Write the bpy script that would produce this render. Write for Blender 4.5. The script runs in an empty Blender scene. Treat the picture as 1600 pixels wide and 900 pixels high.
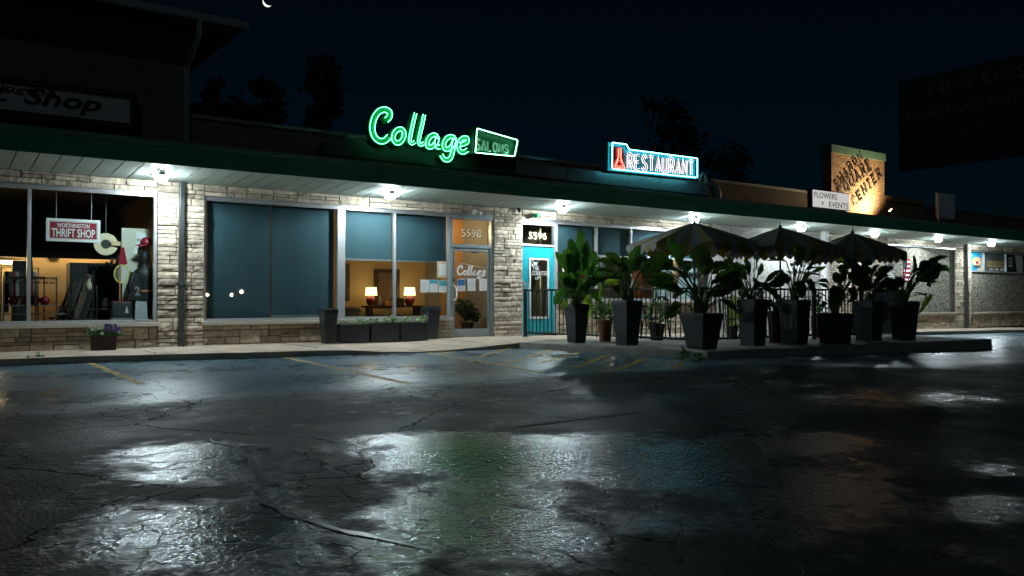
import bpy, bmesh, math, random
from math import sin, cos, tan, atan, radians, pi, sqrt
from mathutils import Vector, noise as mn

SC = bpy.context.scene
COL = SC.collection
random.seed(7)

# ---------------------------------------------------------------- camera
YAW, PITCH, FPX = radians(35.54), radians(0.793), 1300.0
CAM = Vector((0, -16.2, .976))
_fh = Vector((sin(YAW), cos(YAW), 0)); _rt = Vector((cos(YAW), -sin(YAW), 0)); _z = Vector((0, 0, 1))
_fw = _fh*cos(PITCH) + _z*sin(PITCH); _up = -_fh*sin(PITCH) + _z*cos(PITCH)
cd = bpy.data.cameras.new('camera'); cam = bpy.data.objects.new('camera', cd); COL.objects.link(cam)
cam.location = CAM; cam.rotation_euler = (pi/2 + PITCH, 0, -YAW)
cd.sensor_width = 36; cd.lens = FPX/1600*36; cd.clip_end = 3000; cd.clip_start = .05
SC.camera = cam
# ---------------------------------------------------------------- sky, fill light, exposure
w = bpy.data.worlds.new('World'); SC.world = w; w.use_nodes = True
wn = w.node_tree; bg = wn.nodes['Background']
sky = wn.nodes.new('ShaderNodeTexSky'); sky.sky_type = 'NISHITA'; sky.sun_disc = False
sky.sun_elevation = radians(32); sky.sun_rotation = radians(210); sky.ozone_density = 6
tint = wn.nodes.new('ShaderNodeMix'); tint.data_type = 'RGBA'; tint.blend_type = 'MULTIPLY'
tint.inputs[0].default_value = 1; tint.inputs[7].default_value = (.20, .85, 1.0, 1)
wn.links.new(sky.outputs[0], tint.inputs[6]); wn.links.new(tint.outputs[2], bg.inputs[0])
bg.inputs[1].default_value = .0009
sl = bpy.data.lights.new('street_fill', 'SUN'); sl.energy = .05; sl.angle = radians(.5); sl.color = (.75, .88, 1)  # added fill from behind the camera, standing in for distant street glow
so = bpy.data.objects.new('street_fill', sl); COL.objects.link(so)
so.rotation_euler = (radians(58), 0, radians(-30))
SC.view_settings.view_transform = 'Standard'; SC.view_settings.look = 'None'
SC.view_settings.exposure = 0; SC.view_settings.gamma = 1; SC.view_settings.use_curve_mapping = False
SC.cycles.max_bounces = 8; SC.cycles.diffuse_bounces = 4; SC.cycles.transparent_max_bounces = 24
SC.cycles.caustics_reflective = False; SC.cycles.caustics_refractive = False
SC.cycles.sample_clamp_indirect = 4; SC.cycles.use_denoising = True
LAMP_STRENGTH = 300.0
SPOT_POWER = 150.0

# ---------------------------------------------------------------- pixel rays (photo 1600 x 900)
def ray(px, py): return _fw + _rt*((px-800)/FPX) + _up*((450-py)/FPX)
def W(px, py, Y):
    d = ray(px, py); return CAM + d*((Y-CAM.y)/d.y)
def G(px, py, Z):
    d = ray(px, py); return CAM + d*((Z-CAM.z)/d.z)
def FX(px, Y=0): return W(px, 468, Y).x
def ss(a, b, x):
    t = max(0, min(1, (x-a)/(b-a))); return t*t*(3-2*t)

# ---------------------------------------------------------------- mesh helpers
class MB:
    def __init__(s): s.v = []; s.f = []
    def add(s, vs, fs):
        b = len(s.v); s.v += [Vector(p) for p in vs]; s.f += [tuple(i+b for i in f) for f in fs]; return s
    def box(s, x0, x1, y0, y1, z0, z1):
        return s.add([(x0,y0,z0),(x1,y0,z0),(x1,y1,z0),(x0,y1,z0),(x0,y0,z1),(x1,y0,z1),(x1,y1,z1),(x0,y1,z1)],
                     [(0,3,2,1),(4,5,6,7),(0,1,5,4),(1,2,6,5),(2,3,7,6),(3,0,4,7)])
    def frustum(s, cx, cy, z0, z1, a0, b0, a1, b1):
        return s.add([(cx-a0,cy-b0,z0),(cx+a0,cy-b0,z0),(cx+a0,cy+b0,z0),(cx-a0,cy+b0,z0),
                      (cx-a1,cy-b1,z1),(cx+a1,cy-b1,z1),(cx+a1,cy+b1,z1),(cx-a1,cy+b1,z1)],
                     [(0,3,2,1),(4,5,6,7),(0,1,5,4),(1,2,6,5),(2,3,7,6),(3,0,4,7)])
    def tube(s, pts, r, n=6, closed=False):
        pts = [Vector(p) for p in pts]; m = len(pts); rings = []
        for i, p in enumerate(pts):
            if closed: t = pts[(i+1) % m]-pts[i-1]
            else: t = pts[min(i+1, m-1)]-pts[max(i-1, 0)]
            if t.length < 1e-9: t = Vector((0, 0, 1))
            t.normalize(); a = Vector((0, 0, 1)) if abs(t.z) < .9 else Vector((1, 0, 0))
            u = t.cross(a).normalized(); q = t.cross(u)
            rr = r[i] if isinstance(r, (list, tuple)) else r
            rings.append([p + (u*cos(2*pi*k/n) + q*sin(2*pi*k/n))*rr for k in range(n)])
        b = len(s.v)
        for R in rings: s.v += R
        for i in range(m if closed else m-1):
            j = (i+1) % m
            for k in range(n):
                s.f.append((b+i*n+k, b+i*n+(k+1) % n, b+j*n+(k+1) % n, b+j*n+k))
        if not closed:
            s.f.append(tuple(b+k for k in range(n))[::-1]); s.f.append(tuple(b+(m-1)*n+k for k in range(n)))
        return s
    def lathe(s, c, prof, n=20):
        c = Vector(c); b = len(s.v); m = len(prof)
        for (r, z) in prof:
            for k in range(n): s.v.append(c + Vector((r*cos(2*pi*k/n), r*sin(2*pi*k/n), z)))
        for i in range(m-1):
            for k in range(n): s.f.append((b+i*n+k, b+i*n+(k+1) % n, b+(i+1)*n+(k+1) % n, b+(i+1)*n+k))
        if prof[0][0] > 1e-4: s.f.append(tuple(b+k for k in range(n))[::-1])
        if prof[-1][0] > 1e-4: s.f.append(tuple(b+(m-1)*n+k for k in range(n)))
        return s
    def prism(s, pts, off):
        """polygon (list of points) swept by the vector off"""
        off = Vector(off); n = len(pts); P = [Vector(p) for p in pts]
        b = len(s.v); s.v += P + [p+off for p in P]
        s.f.append(tuple(b+i for i in range(n))); s.f.append(tuple(b+n+i for i in range(n))[::-1])
        for i in range(n):
            j = (i+1) % n; s.f.append((b+i, b+n+i, b+n+j, b+j))
        return s
    def ribbon(s, pts2, wd, o, u, v, n, dep, caps=.0):
        """2-D path swept to a band of width wd in the plane (o,u,v), thickness dep along -n"""
        L = offset2(pts2, wd/2); R = offset2(pts2, -wd/2); b = len(s.v); m = len(pts2)
        for q in (L, R):
            for (x, y) in q: s.v.append(o+u*x+v*y)
        for q in (L, R):
            for (x, y) in q: s.v.append(o+u*x+v*y-n*dep)
        for i in range(m-1):
            s.f.append((b+i, b+i+1, b+m+i+1, b+m+i))
            s.f.append((b+2*m+i, b+3*m+i, b+3*m+i+1, b+2*m+i+1))
            s.f.append((b+i, b+2*m+i, b+2*m+i+1, b+i+1))
            s.f.append((b+m+i, b+m+i+1, b+3*m+i+1, b+3*m+i))
        s.f.append((b, b+m, b+3*m, b+2*m)); s.f.append((b+m-1, b+3*m-1, b+4*m-1, b+2*m-1))
        return s
    def build(s, name, mat, parent=None, smooth=False, bevel=0, seg=2, norm=True):
        me = bpy.data.meshes.new(name); o0 = wloc(parent) if parent else Vector((0, 0, 0))
        me.from_pydata([tuple(p-o0) for p in s.v], [], s.f)
        if norm:
            bm = bmesh.new(); bm.from_mesh(me); bmesh.ops.recalc_face_normals(bm, faces=bm.faces); bm.to_mesh(me); bm.free()
        me.materials.append(mat)
        if smooth: me.polygons.foreach_set('use_smooth', [True]*len(me.polygons))
        o = bpy.data.objects.new(name, me); COL.objects.link(o)
        if parent: o.parent = parent
        if bevel:
            b = o.modifiers.new('bevel', 'BEVEL'); b.width = bevel; b.segments = seg; b.limit_method = 'ANGLE'; b.angle_limit = radians(40)
        return o
def wloc(o):
    p = Vector((0, 0, 0))
    while o: p = p + Vector(o.location); o = o.parent
    return p
def offset2(p, d):
    out = []; m = len(p)
    for i in range(m):
        a = p[max(i-1, 0)]; b = p[min(i+1, m-1)]; tx, ty = b[0]-a[0], b[1]-a[1]; l = math.hypot(tx, ty) or 1
        out.append((p[i][0]-ty/l*d, p[i][1]+tx/l*d))
    return out
def smooth2(p, sub=4, closed=False):
    """Catmull-Rom"""
    out = []; m = len(p); rng = range(m if closed else m-1)
    g = (lambda i: p[i % m]) if closed else (lambda i: p[max(0, min(m-1, i))])
    for i in rng:
        a, b, c, d = g(i-1), g(i), g(i+1), g(i+2)
        for k in range(sub):
            t = k/sub
            out.append(tuple(.5*((2*b[j]) + (-a[j]+c[j])*t + (2*a[j]-5*b[j]+4*c[j]-d[j])*t*t + (-a[j]+3*b[j]-3*c[j]+d[j])*t**3) for j in range(len(b))))
    if not closed: out.append(tuple(p[-1]))
    return out
def text_data(txt, bold=0, shear=0, ext=.02):
    c = bpy.data.curves.new('t', 'FONT'); c.body = txt; c.size = 1; c.extrude = 0; c.offset = bold; c.shear = shear; c.resolution_u = 3
    o = bpy.data.objects.new('t', c); COL.objects.link(o)
    dg = bpy.context.evaluated_depsgraph_get(); dg.update()
    me = bpy.data.meshes.new_from_object(o.evaluated_get(dg))
    vs = [v.co.copy() for v in me.vertices]; fs = [tuple(p.vertices) for p in me.polygons]
    bpy.data.objects.remove(o); bpy.data.meshes.remove(me); bpy.data.curves.remove(c)
    return vs, fs
def text(mb, txt, o, u, v, n, width, height, dep=.004, bold=0, shear=0):
    """lettering fitted in width x height from lower-left corner o, standing dep proud along n"""
    vs, fs = text_data(txt, bold, shear)
    x0 = min(p.x for p in vs); x1 = max(p.x for p in vs); y0 = min(p.y for p in vs); y1 = max(p.y for p in vs)
    o, u, v, n = Vector(o), Vector(u), Vector(v), Vector(n)
    P = [o+u*((p.x-x0)/(x1-x0)*width)+v*((p.y-y0)/(y1-y0)*height)+n*dep for p in vs]
    mb.add(P, fs)
    # side walls along the outline
    cnt = {}
    for f in fs:
        for i in range(len(f)):
            a, b = f[i], f[(i+1) % len(f)]; cnt[(a, b)] = cnt.get((a, b), 0)+1
    edges = [(a, b) for (a, b) in cnt if (b, a) not in cnt]
    for a, b in edges: mb.add([P[a], P[b], P[b]-n*dep, P[a]-n*dep], [(0, 1, 2, 3)])
    return mb
UX, UZ, NF = Vector((1, 0, 0)), Vector((0, 0, 1)), Vector((0, -1, 0))     # facing the car park

def setp(o, label, cat, group=None, kind=None):
    if label: o['label'] = label
    if cat: o['category'] = cat
    if group: o['group'] = group
    if kind: o['kind'] = kind
    return o
def thing(name, label, cat, loc=(0, 0, 0), group=None):
    o = bpy.data.objects.new(name, None); COL.objects.link(o); o.location = loc; o.empty_display_size = .1
    return setp(o, label, cat, group)
def struct(o): o['kind'] = 'structure'; return o
def copy_tree(o, loc, label=None, rz=0, parent=None):
    c = o.copy(); COL.objects.link(c)
    if parent: c.parent = parent
    else: c.location = loc; c.rotation_euler = (0, 0, rz)
    if label: c['label'] = label
    for ch in [k for k in bpy.data.objects if k.parent == o]: copy_tree(ch, None, None, 0, c)
    return c

# ---------------------------------------------------------------- materials
def nodes(m): return m.node_tree.nodes, m.node_tree.links
def pm(name, col, rough=.6, metal=0, var=.25, scale=6, bump=.0, bscale=60, rvar=.1, emit=None, island=0, spec=.5, con=0):
    m = bpy.data.materials.new(name); m.use_nodes = True; N, L = nodes(m); p = N['Principled BSDF']
    p.inputs['Metallic'].default_value = metal; p.inputs['Specular IOR Level'].default_value = spec
    tc = N.new('ShaderNodeTexCoord')
    nz = N.new('ShaderNodeTexNoise'); nz.inputs['Scale'].default_value = scale; nz.inputs['Detail'].default_value = 6; nz.inputs['Roughness'].default_value = .65
    L.new(tc.outputs['Object'], nz.inputs['Vector'])
    mx = N.new('ShaderNodeMix'); mx.data_type = 'RGBA'
    mx.inputs[6].default_value = (*[c*(1-var) for c in col], 1); mx.inputs[7].default_value = (*[min(1, c*(1+var)) for c in col], 1)
    if con:
        cm_ = N.new('ShaderNodeMapRange'); cm_.inputs[1].default_value = .5-con; cm_.inputs[2].default_value = .5+con; L.new(nz.outputs[0], cm_.inputs[0]); L.new(cm_.outputs[0], mx.inputs[0])
    else: L.new(nz.outputs[0], mx.inputs[0])
    out = mx.outputs[2]
    if island:
        gm = N.new('ShaderNodeNewGeometry'); hs = N.new('ShaderNodeHueSaturation'); mr = N.new('ShaderNodeMapRange')
        mr.inputs[3].default_value = 1-island; mr.inputs[4].default_value = 1+island
        L.new(gm.outputs['Random Per Island'], mr.inputs[0]); L.new(mr.outputs[0], hs.inputs['Value']); L.new(out, hs.inputs['Color']); out = hs.outputs[0]
    L.new(out, p.inputs['Base Color'])
    rr = N.new('ShaderNodeMapRange'); rr.inputs[3].default_value = max(.02, rough-rvar); rr.inputs[4].default_value = min(1, rough+rvar)
    L.new(nz.outputs[0], rr.inputs[0]); L.new(rr.outputs[0], p.inputs['Roughness'])
    if bump:
        n2 = N.new('ShaderNodeTexNoise'); n2.inputs['Scale'].default_value = bscale; n2.inputs['Detail'].default_value = 5
        L.new(tc.outputs['Object'], n2.inputs['Vector']); bp = N.new('ShaderNodeBump'); bp.inputs['Strength'].default_value = bump; bp.inputs['Distance'].default_value = .01
        L.new(n2.outputs[0], bp.inputs['Height']); L.new(bp.outputs[0], p.inputs['Normal'])
    if emit: p.inputs['Emission Color'].default_value = (*emit[0], 1); p.inputs['Emission Strength'].default_value = emit[1]
    return m
def em(name, col, st):
    m = bpy.data.materials.new(name); m.use_nodes = True; N, L = nodes(m); N.remove(N['Principled BSDF'])
    e = N.new('ShaderNodeEmission'); e.inputs[0].default_value = (*col, 1); e.inputs[1].default_value = st
    L.new(e.outputs[0], N['Material Output'].inputs[0]); return m
def glass_mat(name, tintc=(.9, .95, .95), ior=1.45, rough=.015):
    m = bpy.data.materials.new(name); m.use_nodes = True; N, L = nodes(m); N.remove(N['Principled BSDF'])
    fr = N.new('ShaderNodeFresnel'); ge = N.new('ShaderNodeNewGeometry'); mr = N.new('ShaderNodeMapRange'); mr.inputs[3].default_value = ior; mr.inputs[4].default_value = 1/ior
    L.new(ge.outputs['Backfacing'], mr.inputs[0]); L.new(mr.outputs[0], fr.inputs[0])   # same reflectance from both sides
    tr = N.new('ShaderNodeBsdfTransparent'); tr.inputs[0].default_value = (*tintc, 1)
    gl = N.new('ShaderNodeBsdfGlossy'); gl.inputs['Roughness'].default_value = rough
    mx = N.new('ShaderNodeMixShader'); L.new(fr.outputs[0], mx.inputs[0]); L.new(tr.outputs[0], mx.inputs[1]); L.new(gl.outputs[0], mx.inputs[2])
    L.new(mx.outputs[0], N['Material Output'].inputs[0]); return m

M = {}
M['stone'] = pm('split_limestone', (.50, .425, .325), .85, var=.30, scale=7, bump=.7, bscale=38, island=.30, con=.2)
M['mortar'] = pm('dark_mortar', (.05, .047, .042), .95, var=.3, scale=20)
M['sill'] = pm('limestone_sill', (.48, .44, .37), .75, var=.2, scale=9, bump=.3, bscale=50)
M['alu'] = pm('aluminium', (.62, .65, .66), .35, .6, var=.12, scale=12)
M['alu_dark'] = pm('weathered_aluminium', (.35, .42, .43), .4, .5, var=.15, scale=12)
M['soffit'] = pm('soffit_paint', (.46, .56, .51), .55, var=.14, scale=3, island=.06)
M['gap'] = pm('soffit_gap', (.03, .04, .035), .8)
M['green'] = pm('green_fascia_paint', (.040, .21, .125), .5, var=.35, scale=1.6, bump=.25, bscale=7, rvar=.15)
M['greentop'] = pm('pale_green_trim', (.10, .20, .15), .5, var=.3, scale=3)
M['black'] = pm('black_metal', (.012, .013, .014), .45, var=.3)
M['roofing'] = pm('roofing', (.03, .03, .03), .9, var=.3)
M['galv'] = pm('galvanised_sheet', (.30, .34, .33), .45, .5, var=.45, scale=4, rvar=.2)
M['galv_green'] = pm('stained_sheet', (.07, .10, .085), .55, .2, var=.45, scale=4, rvar=.2)
M['brick'] = None
M['concrete'] = pm('concrete', (.46, .375, .285), .85, var=.22, con=.16, scale=2.2, bump=.35, bscale=70)
M['kerb'] = pm('kerb_concrete', (.26, .26, .23), .85, var=.35, con=.18, scale=3, bump=.4, bscale=60)
M['planter'] = pm('charcoal_planter', (.024, .033, .040), .42, var=.45, con=.2, rvar=.16, scale=4, bump=.1, bscale=90)
M['soil'] = pm('soil', (.03, .022, .015), 1, var=.5, scale=30, bump=1, bscale=50)
M['leaf'] = pm('banana_leaf', (.020, .078, .026), .38, var=.5, scale=4, rvar=.12, island=.3)
M['leaf_dark'] = pm('dark_leaf', (.015, .044, .015), .42, var=.5, scale=4, island=.35)
M['leaf_lime'] = pm('young_leaf', (.16, .30, .03), .45, var=.4, scale=5, island=.3)
M['stem'] = pm('leaf_stem', (.11, .17, .055), .5, var=.4, scale=10)
M['rail'] = pm('black_railing', (.010, .011, .012), .4, var=.3)
M['teal'] = pm('teal_door_paint', (.015, .36, .42), .4, var=.12, scale=3)
M['white'] = pm('white_paint', (.75, .75, .72), .5, var=.08)
M['paper'] = pm('paper', (.72, .74, .72), .8, var=.06, scale=18)
M['blind'] = pm('roller_shade', (.047, .097, .118), .8, var=.22, con=.25, scale=.9, bump=.12, bscale=2.5)
M['glass'] = glass_mat('window_glass')
M['tan'] = pm('tan_plaster', (.60, .44, .22), .8, var=.15, scale=2)
M['dkwood'] = pm('dark_wood', (.045, .026, .014), .5, var=.4, scale=8)
M['plank'] = pm('weathered_planks', (.16, .11, .07), .8, var=.55, scale=9)
M['red'] = pm('red_ceramic', (.24, .02, .03), .25, var=.15)
M['shade'] = pm('lamp_shade_cloth', (.8, .62, .36), .9, emit=((1, .66, .28), 4.5))
M['cream'] = pm('cream_card', (.62, .52, .34), .7, var=.1)
M['maroon'] = pm('maroon_sign', (.28, .012, .022), .45, var=.1)
M['chrome'] = pm('chrome', (.6, .62, .64), .18, .95, var=.08)
M['dkgrey'] = pm('dark_grey', (.05, .052, .055), .6, var=.25)
M['grey'] = pm('mid_grey', (.25, .26, .26), .6, var=.2)
M['pebble'] = pm('pebble_dash', (.21, .20, .155), .95, var=.95, scale=24, bump=1.0, bscale=30, con=.09)
M['pipe'] = pm('brown_downspout', (.055, .06, .06), .4, .3, var=.25)
M['yellow'] = None
M['wood_orange'] = pm('orange_brick', (.52, .21, .10), .85, var=.35, scale=14)
M['terracotta'] = pm('terracotta', (.20, .085, .045), .8, var=.3, scale=9)
M['maroon_pot'] = pm('maroon_pot', (.035, .014, .012), .6, var=.4, scale=9)
M['umb_w'] = pm('canvas_grey_white', (.19, .205, .195), .85, var=.15, scale=5)
M['umb_y'] = pm('canvas_yellow', (.16, .125, .032), .85, var=.15, scale=5)
M['seal'] = pm('tar_seal', (.13, .175, .205), .30, var=.5, scale=12, rvar=.10, bump=.25, bscale=25)
M['panelwhite'] = pm('white_acrylic', (.55, .54, .52), .4, var=.05)
M['lens'] = em('lamp_lens', (.82, .95, 1.0), LAMP_STRENGTH)
M['sidelens'] = em('lamp_side_lens', (.82, .95, 1.0), LAMP_STRENGTH*.45)
M['neon_g'] = em('green_neon', (.10, 1, .30), 5.5)
M['neon_gw'] = em('pale_green_neon', (.13, 1, .40), 7.0)
M['neon_b'] = em('cyan_neon', (.16, .82, 1), 13)
M['neon_w'] = em('white_neon', (1, .84, .92), 2.7)
M['neon_r'] = em('red_neon', (1, .10, .07), 9)
M['sign_green'] = pm('sign_green_enamel', (.02, .38, .15), .4, var=.2, scale=8)
M['sign_teal'] = pm('sign_teal_enamel', (.015, .30, .33), .35, var=.2, scale=8)
M['sign_red'] = pm('sign_red_enamel', (.20, .012, .014), .4, var=.2, scale=8)
M['ink'] = pm('black_ink', (.012, .012, .012), .6)

def brick_mat(name, c1, c2, mort, sx=4.4, off=.5):
    m = bpy.data.materials.new(name); m.use_nodes = True; N, L = nodes(m); p = N['Principled BSDF']; p.inputs['Roughness'].default_value = .9
    tc = N.new('ShaderNodeTexCoord'); sp = N.new('ShaderNodeSeparateXYZ'); cb = N.new('ShaderNodeCombineXYZ'); ad = N.new('ShaderNodeMath')
    L.new(tc.outputs['Object'], sp.inputs[0]); L.new(sp.outputs[0], ad.inputs[0]); L.new(sp.outputs[1], ad.inputs[1]); L.new(ad.outputs[0], cb.inputs[0]); L.new(sp.outputs[2], cb.inputs[1])
    b = N.new('ShaderNodeTexBrick'); b.inputs['Scale'].default_value = sx; b.inputs['Mortar Size'].default_value = .014; b.inputs['Row Height'].default_value = .33; b.inputs['Brick Width'].default_value = 1.0
    b.inputs['Color1'].default_value = (*c1, 1); b.inputs['Color2'].default_value = (*c2, 1); b.inputs['Mortar'].default_value = (*mort, 1); L.new(cb.outputs[0], b.inputs['Vector'])
    nz = N.new('ShaderNodeTexNoise'); nz.inputs['Scale'].default_value = 9; nz.inputs['Detail'].default_value = 6; L.new(tc.outputs['Object'], nz.inputs['Vector'])
    mx = N.new('ShaderNodeMix'); mx.data_type = 'RGBA'; mx.blend_type = 'OVERLAY'; mx.inputs[0].default_value = .7; L.new(b.outputs[0], mx.inputs[6]); L.new(nz.outputs[0], mx.inputs[7])
    L.new(mx.outputs[2], p.inputs['Base Color'])
    bp = N.new('ShaderNodeBump'); bp.inputs['Strength'].default_value = .8; bp.inputs['Distance'].default_value = .01; bp.invert = True
    L.new(b.outputs['Fac'], bp.inputs['Height']); L.new(bp.outputs[0], p.inputs['Normal']); return m
M['brick'] = brick_mat('tan_brick', (.34, .22, .12), (.24, .15, .085), (.05, .04, .03))
M['brick_up'] = brick_mat('brown_brick', (.20, .15, .11), (.14, .11, .085), (.06, .05, .045))
M['brick_w'] = brick_mat('white_painted_brick', (.52, .52, .48), (.46, .47, .44), (.26, .27, .25))

def line_paint():
    m = pm('worn_yellow_paint', (.72, .52, .16), .7, var=.3, scale=8); N, L = nodes(m); p = N['Principled BSDF']
    tc = N.new('ShaderNodeTexCoord'); nz = N.new('ShaderNodeTexNoise'); nz.inputs['Scale'].default_value = 9; nz.inputs['Detail'].default_value = 9; nz.inputs['Roughness'].default_value = .75
    L.new(tc.outputs['Object'], nz.inputs['Vector']); cr = N.new('ShaderNodeMapRange'); cr.inputs[1].default_value = .46; cr.inputs[2].default_value = .56; cr.inputs[3].default_value = 1; cr.inputs[4].default_value = .30
    L.new(nz.outputs[0], cr.inputs[0]); L.new(cr.outputs[0], p.inputs['Alpha']); return m
M['yellow'] = line_paint()

def asphalt():
    m = bpy.data.materials.new('old_wet_asphalt'); m.use_nodes = True; N, L = nodes(m); p = N['Principled BSDF']; p.inputs['Specular Tint'].default_value = (.55, .87, 1, 1)
    geo = N.new('ShaderNodeNewGeometry'); P = geo.outputs['Position']
    def mth(op, a, b=None, c=None):
        n = N.new('ShaderNodeMath'); n.operation = op
        for i, x in enumerate((a, b, c)):
            if x is None: continue
            if isinstance(x, (int, float)): n.inputs[i].default_value = x
            else: L.new(x, n.inputs[i])
        return n.outputs[0]
    def nz(sc, det=4, rough=.6, vec=P):
        n = N.new('ShaderNodeTexNoise'); n.inputs['Scale'].default_value = sc; n.inputs['Detail'].default_value = det; n.inputs['Roughness'].default_value = rough; L.new(vec, n.inputs['Vector']); return n
    def mr(x, a, b, c, d):
        n = N.new('ShaderNodeMapRange'); n.interpolation_type = 'SMOOTHSTEP'; L.new(x, n.inputs[0])
        for i, v in enumerate((a, b, c, d)): n.inputs[i+1].default_value = v
        return n.outputs[0]
    sep = N.new('ShaderNodeSeparateXYZ'); L.new(P, sep.inputs[0])
    big = nz(.45, 3).outputs[0]; med = nz(2.3, 5).outputs[0]; fine = nz(95, 3, .7).outputs[0]; grit = nz(38, 4, .7).outputs[0]
    # old coarse asphalt away from the stalls, sealed smoother asphalt beside the kerb
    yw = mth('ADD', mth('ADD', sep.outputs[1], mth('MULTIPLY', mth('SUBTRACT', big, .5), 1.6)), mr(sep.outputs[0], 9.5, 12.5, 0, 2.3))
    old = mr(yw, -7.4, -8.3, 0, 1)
    # cracks: warped cell borders
    wp = N.new('ShaderNodeVectorMath'); wp.operation = 'MULTIPLY_ADD'; n3 = nz(1.7, 5)
    L.new(n3.outputs[1], wp.inputs[0]); wp.inputs[1].default_value = (.55, .55, .0); L.new(P, wp.inputs[2])
    def cell(sc, w0, w1):
        v = N.new('ShaderNodeTexVoronoi'); v.voronoi_dimensions = '2D'; v.feature = 'DISTANCE_TO_EDGE'; v.inputs['Scale'].default_value = sc; L.new(wp.outputs[0], v.inputs['Vector'])
        return mr(v.outputs['Distance'], w0, w1, 1, 0)
    c1 = mth('MULTIPLY', cell(.42, .0016, .0052), mr(med, .38, .5, 0, 1))
    seam = mth('MULTIPLY', mr(mth('ABSOLUTE', mth('ADD', sep.outputs[1], 7.9)), .55, 1.5, 1, 0), 1.0)
    alli = mth('MULTIPLY', cell(3.1, .010, .027), mth('MAXIMUM', mth('MULTIPLY', seam, mr(nz(.9, 3).outputs[0], .30, .44, 0, 1)), mr(nz(.33, 2).outputs[0], .50, .60, 0, .8)))
    crack = mth('MINIMUM', mth('ADD', c1, alli), 1)
    # colour
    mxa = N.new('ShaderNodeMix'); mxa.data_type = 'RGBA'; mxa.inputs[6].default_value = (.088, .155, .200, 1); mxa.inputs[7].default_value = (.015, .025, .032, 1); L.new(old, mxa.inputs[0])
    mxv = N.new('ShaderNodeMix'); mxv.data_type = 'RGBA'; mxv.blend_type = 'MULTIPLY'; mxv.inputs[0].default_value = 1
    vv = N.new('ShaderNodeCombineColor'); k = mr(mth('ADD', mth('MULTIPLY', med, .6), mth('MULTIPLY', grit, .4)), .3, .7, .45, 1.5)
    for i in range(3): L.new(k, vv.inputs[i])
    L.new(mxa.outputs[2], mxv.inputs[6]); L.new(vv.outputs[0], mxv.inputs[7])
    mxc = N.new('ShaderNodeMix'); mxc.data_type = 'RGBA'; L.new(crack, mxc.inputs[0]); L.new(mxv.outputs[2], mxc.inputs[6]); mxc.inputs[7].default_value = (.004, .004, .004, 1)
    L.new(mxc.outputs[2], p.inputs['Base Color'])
    # lamp reflections drawn as wet patches (stored on the ground mesh) with ragged borders
    at = N.new('ShaderNodeAttribute'); at.attribute_name = 'wet_sheen'
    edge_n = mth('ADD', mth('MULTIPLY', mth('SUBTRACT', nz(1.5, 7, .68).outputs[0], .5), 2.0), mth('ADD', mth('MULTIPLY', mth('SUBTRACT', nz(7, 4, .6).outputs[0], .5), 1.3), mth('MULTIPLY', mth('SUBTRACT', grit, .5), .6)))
    sheen = mr(mth('ADD', at.outputs['Fac'], edge_n), .02, .85, 0, 1)
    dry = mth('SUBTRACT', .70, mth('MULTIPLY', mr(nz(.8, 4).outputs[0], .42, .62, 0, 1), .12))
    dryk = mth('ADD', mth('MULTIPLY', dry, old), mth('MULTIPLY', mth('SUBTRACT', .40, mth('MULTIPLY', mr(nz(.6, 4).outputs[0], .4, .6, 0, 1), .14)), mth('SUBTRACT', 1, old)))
    sheen_r = mth('ADD', .07, mth('MULTIPLY', mth('MULTIPLY', grit, grit), .36))
    rg = mth('ADD', mth('MULTIPLY', dryk, mth('SUBTRACT', 1, sheen)), mth('MULTIPLY', sheen_r, sheen))
    sp_ = mth('MAXIMUM', mth('MAXIMUM', mth('MULTIPLY', sheen, .95), mth('MULTIPLY', mth('SUBTRACT', 1, old), .9)), .24); L.new(sp_, p.inputs['Specular IOR Level'])
    rg = mth('ADD', rg, mth('MULTIPLY', crack, .3)); L.new(rg, p.inputs['Roughness'])
    gr2 = nz(40, 2, .5).outputs[0]; h = mth('ADD', mth('ADD', mth('MULTIPLY', fine, .10), mth('MULTIPLY', nz(13, 2).outputs[0], .55)), mth('ADD', gr2, mth('MULTIPLY', crack, -2.5)))
    bp = N.new('ShaderNodeBump'); bp.inputs['Distance'].default_value = .0062; L.new(h, bp.inputs['Height'])
    L.new(mth('ADD', .16, mth('MULTIPLY', old, .84)), bp.inputs['Strength']); L.new(bp.outputs[0], p.inputs['Normal'])
    return m
M['asphalt'] = asphalt()

def gp0(px, py): return G(px, py, 0)
# ---------------------------------------------------------------- ground, sidewalk, patio, painted lines
def tilt(x): return -.011*max(0, x-11)*(1 if x < 40 else 0) - (.319 if x >= 40 else 0)
def gz(x, y):
    z = tilt(x)
    far = ss(-6.8, -8.6, y)                      # bumpy only out in the car park
    d = y+16.2
    if -40 < x < 60 and -40 < y < 0:
        ridge = 5.25-.28*(x-2.4)+.25*sin(x*1.3)
        z -= .055*ss(ridge, ridge-1.15, d)*ss(.6, 2.4, x)*far
        z += .055*ss(4.2, 5.6, d)*(1-ss(-.2, 1.6, x))*far*.5
        z += far*(.011*mn.noise(Vector((x*.55+3, y*.55, 0))) + .004*mn.noise(Vector((x*1.7, y*1.7, 5))))
    return z
def axis(lo, a, b, hi, st):
    c = [a+st*i for i in range(int((b-a)/st)+1)]; L_, k = [], st
    x = a
    while x > lo: k *= 1.45; x -= k; L_.append(max(lo, x))
    x, k, R_ = c[-1], st, []
    while x < hi: k *= 1.45; x += k; R_.append(min(hi, x))
    return L_[::-1]+c+R_
xs, ys = axis(-900, -5, 26, 900, .14), axis(-900, -16, -1, 900, .14)
gm_ = MB(); gm_.v = [Vector((x, y, gz(x, y))) for y in ys for x in xs]; nx = len(xs)
gm_.f = [(j*nx+i, j*nx+i+1, (j+1)*nx+i+1, (j+1)*nx+i) for j in range(len(ys)-1) for i in range(nx-1)]
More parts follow.
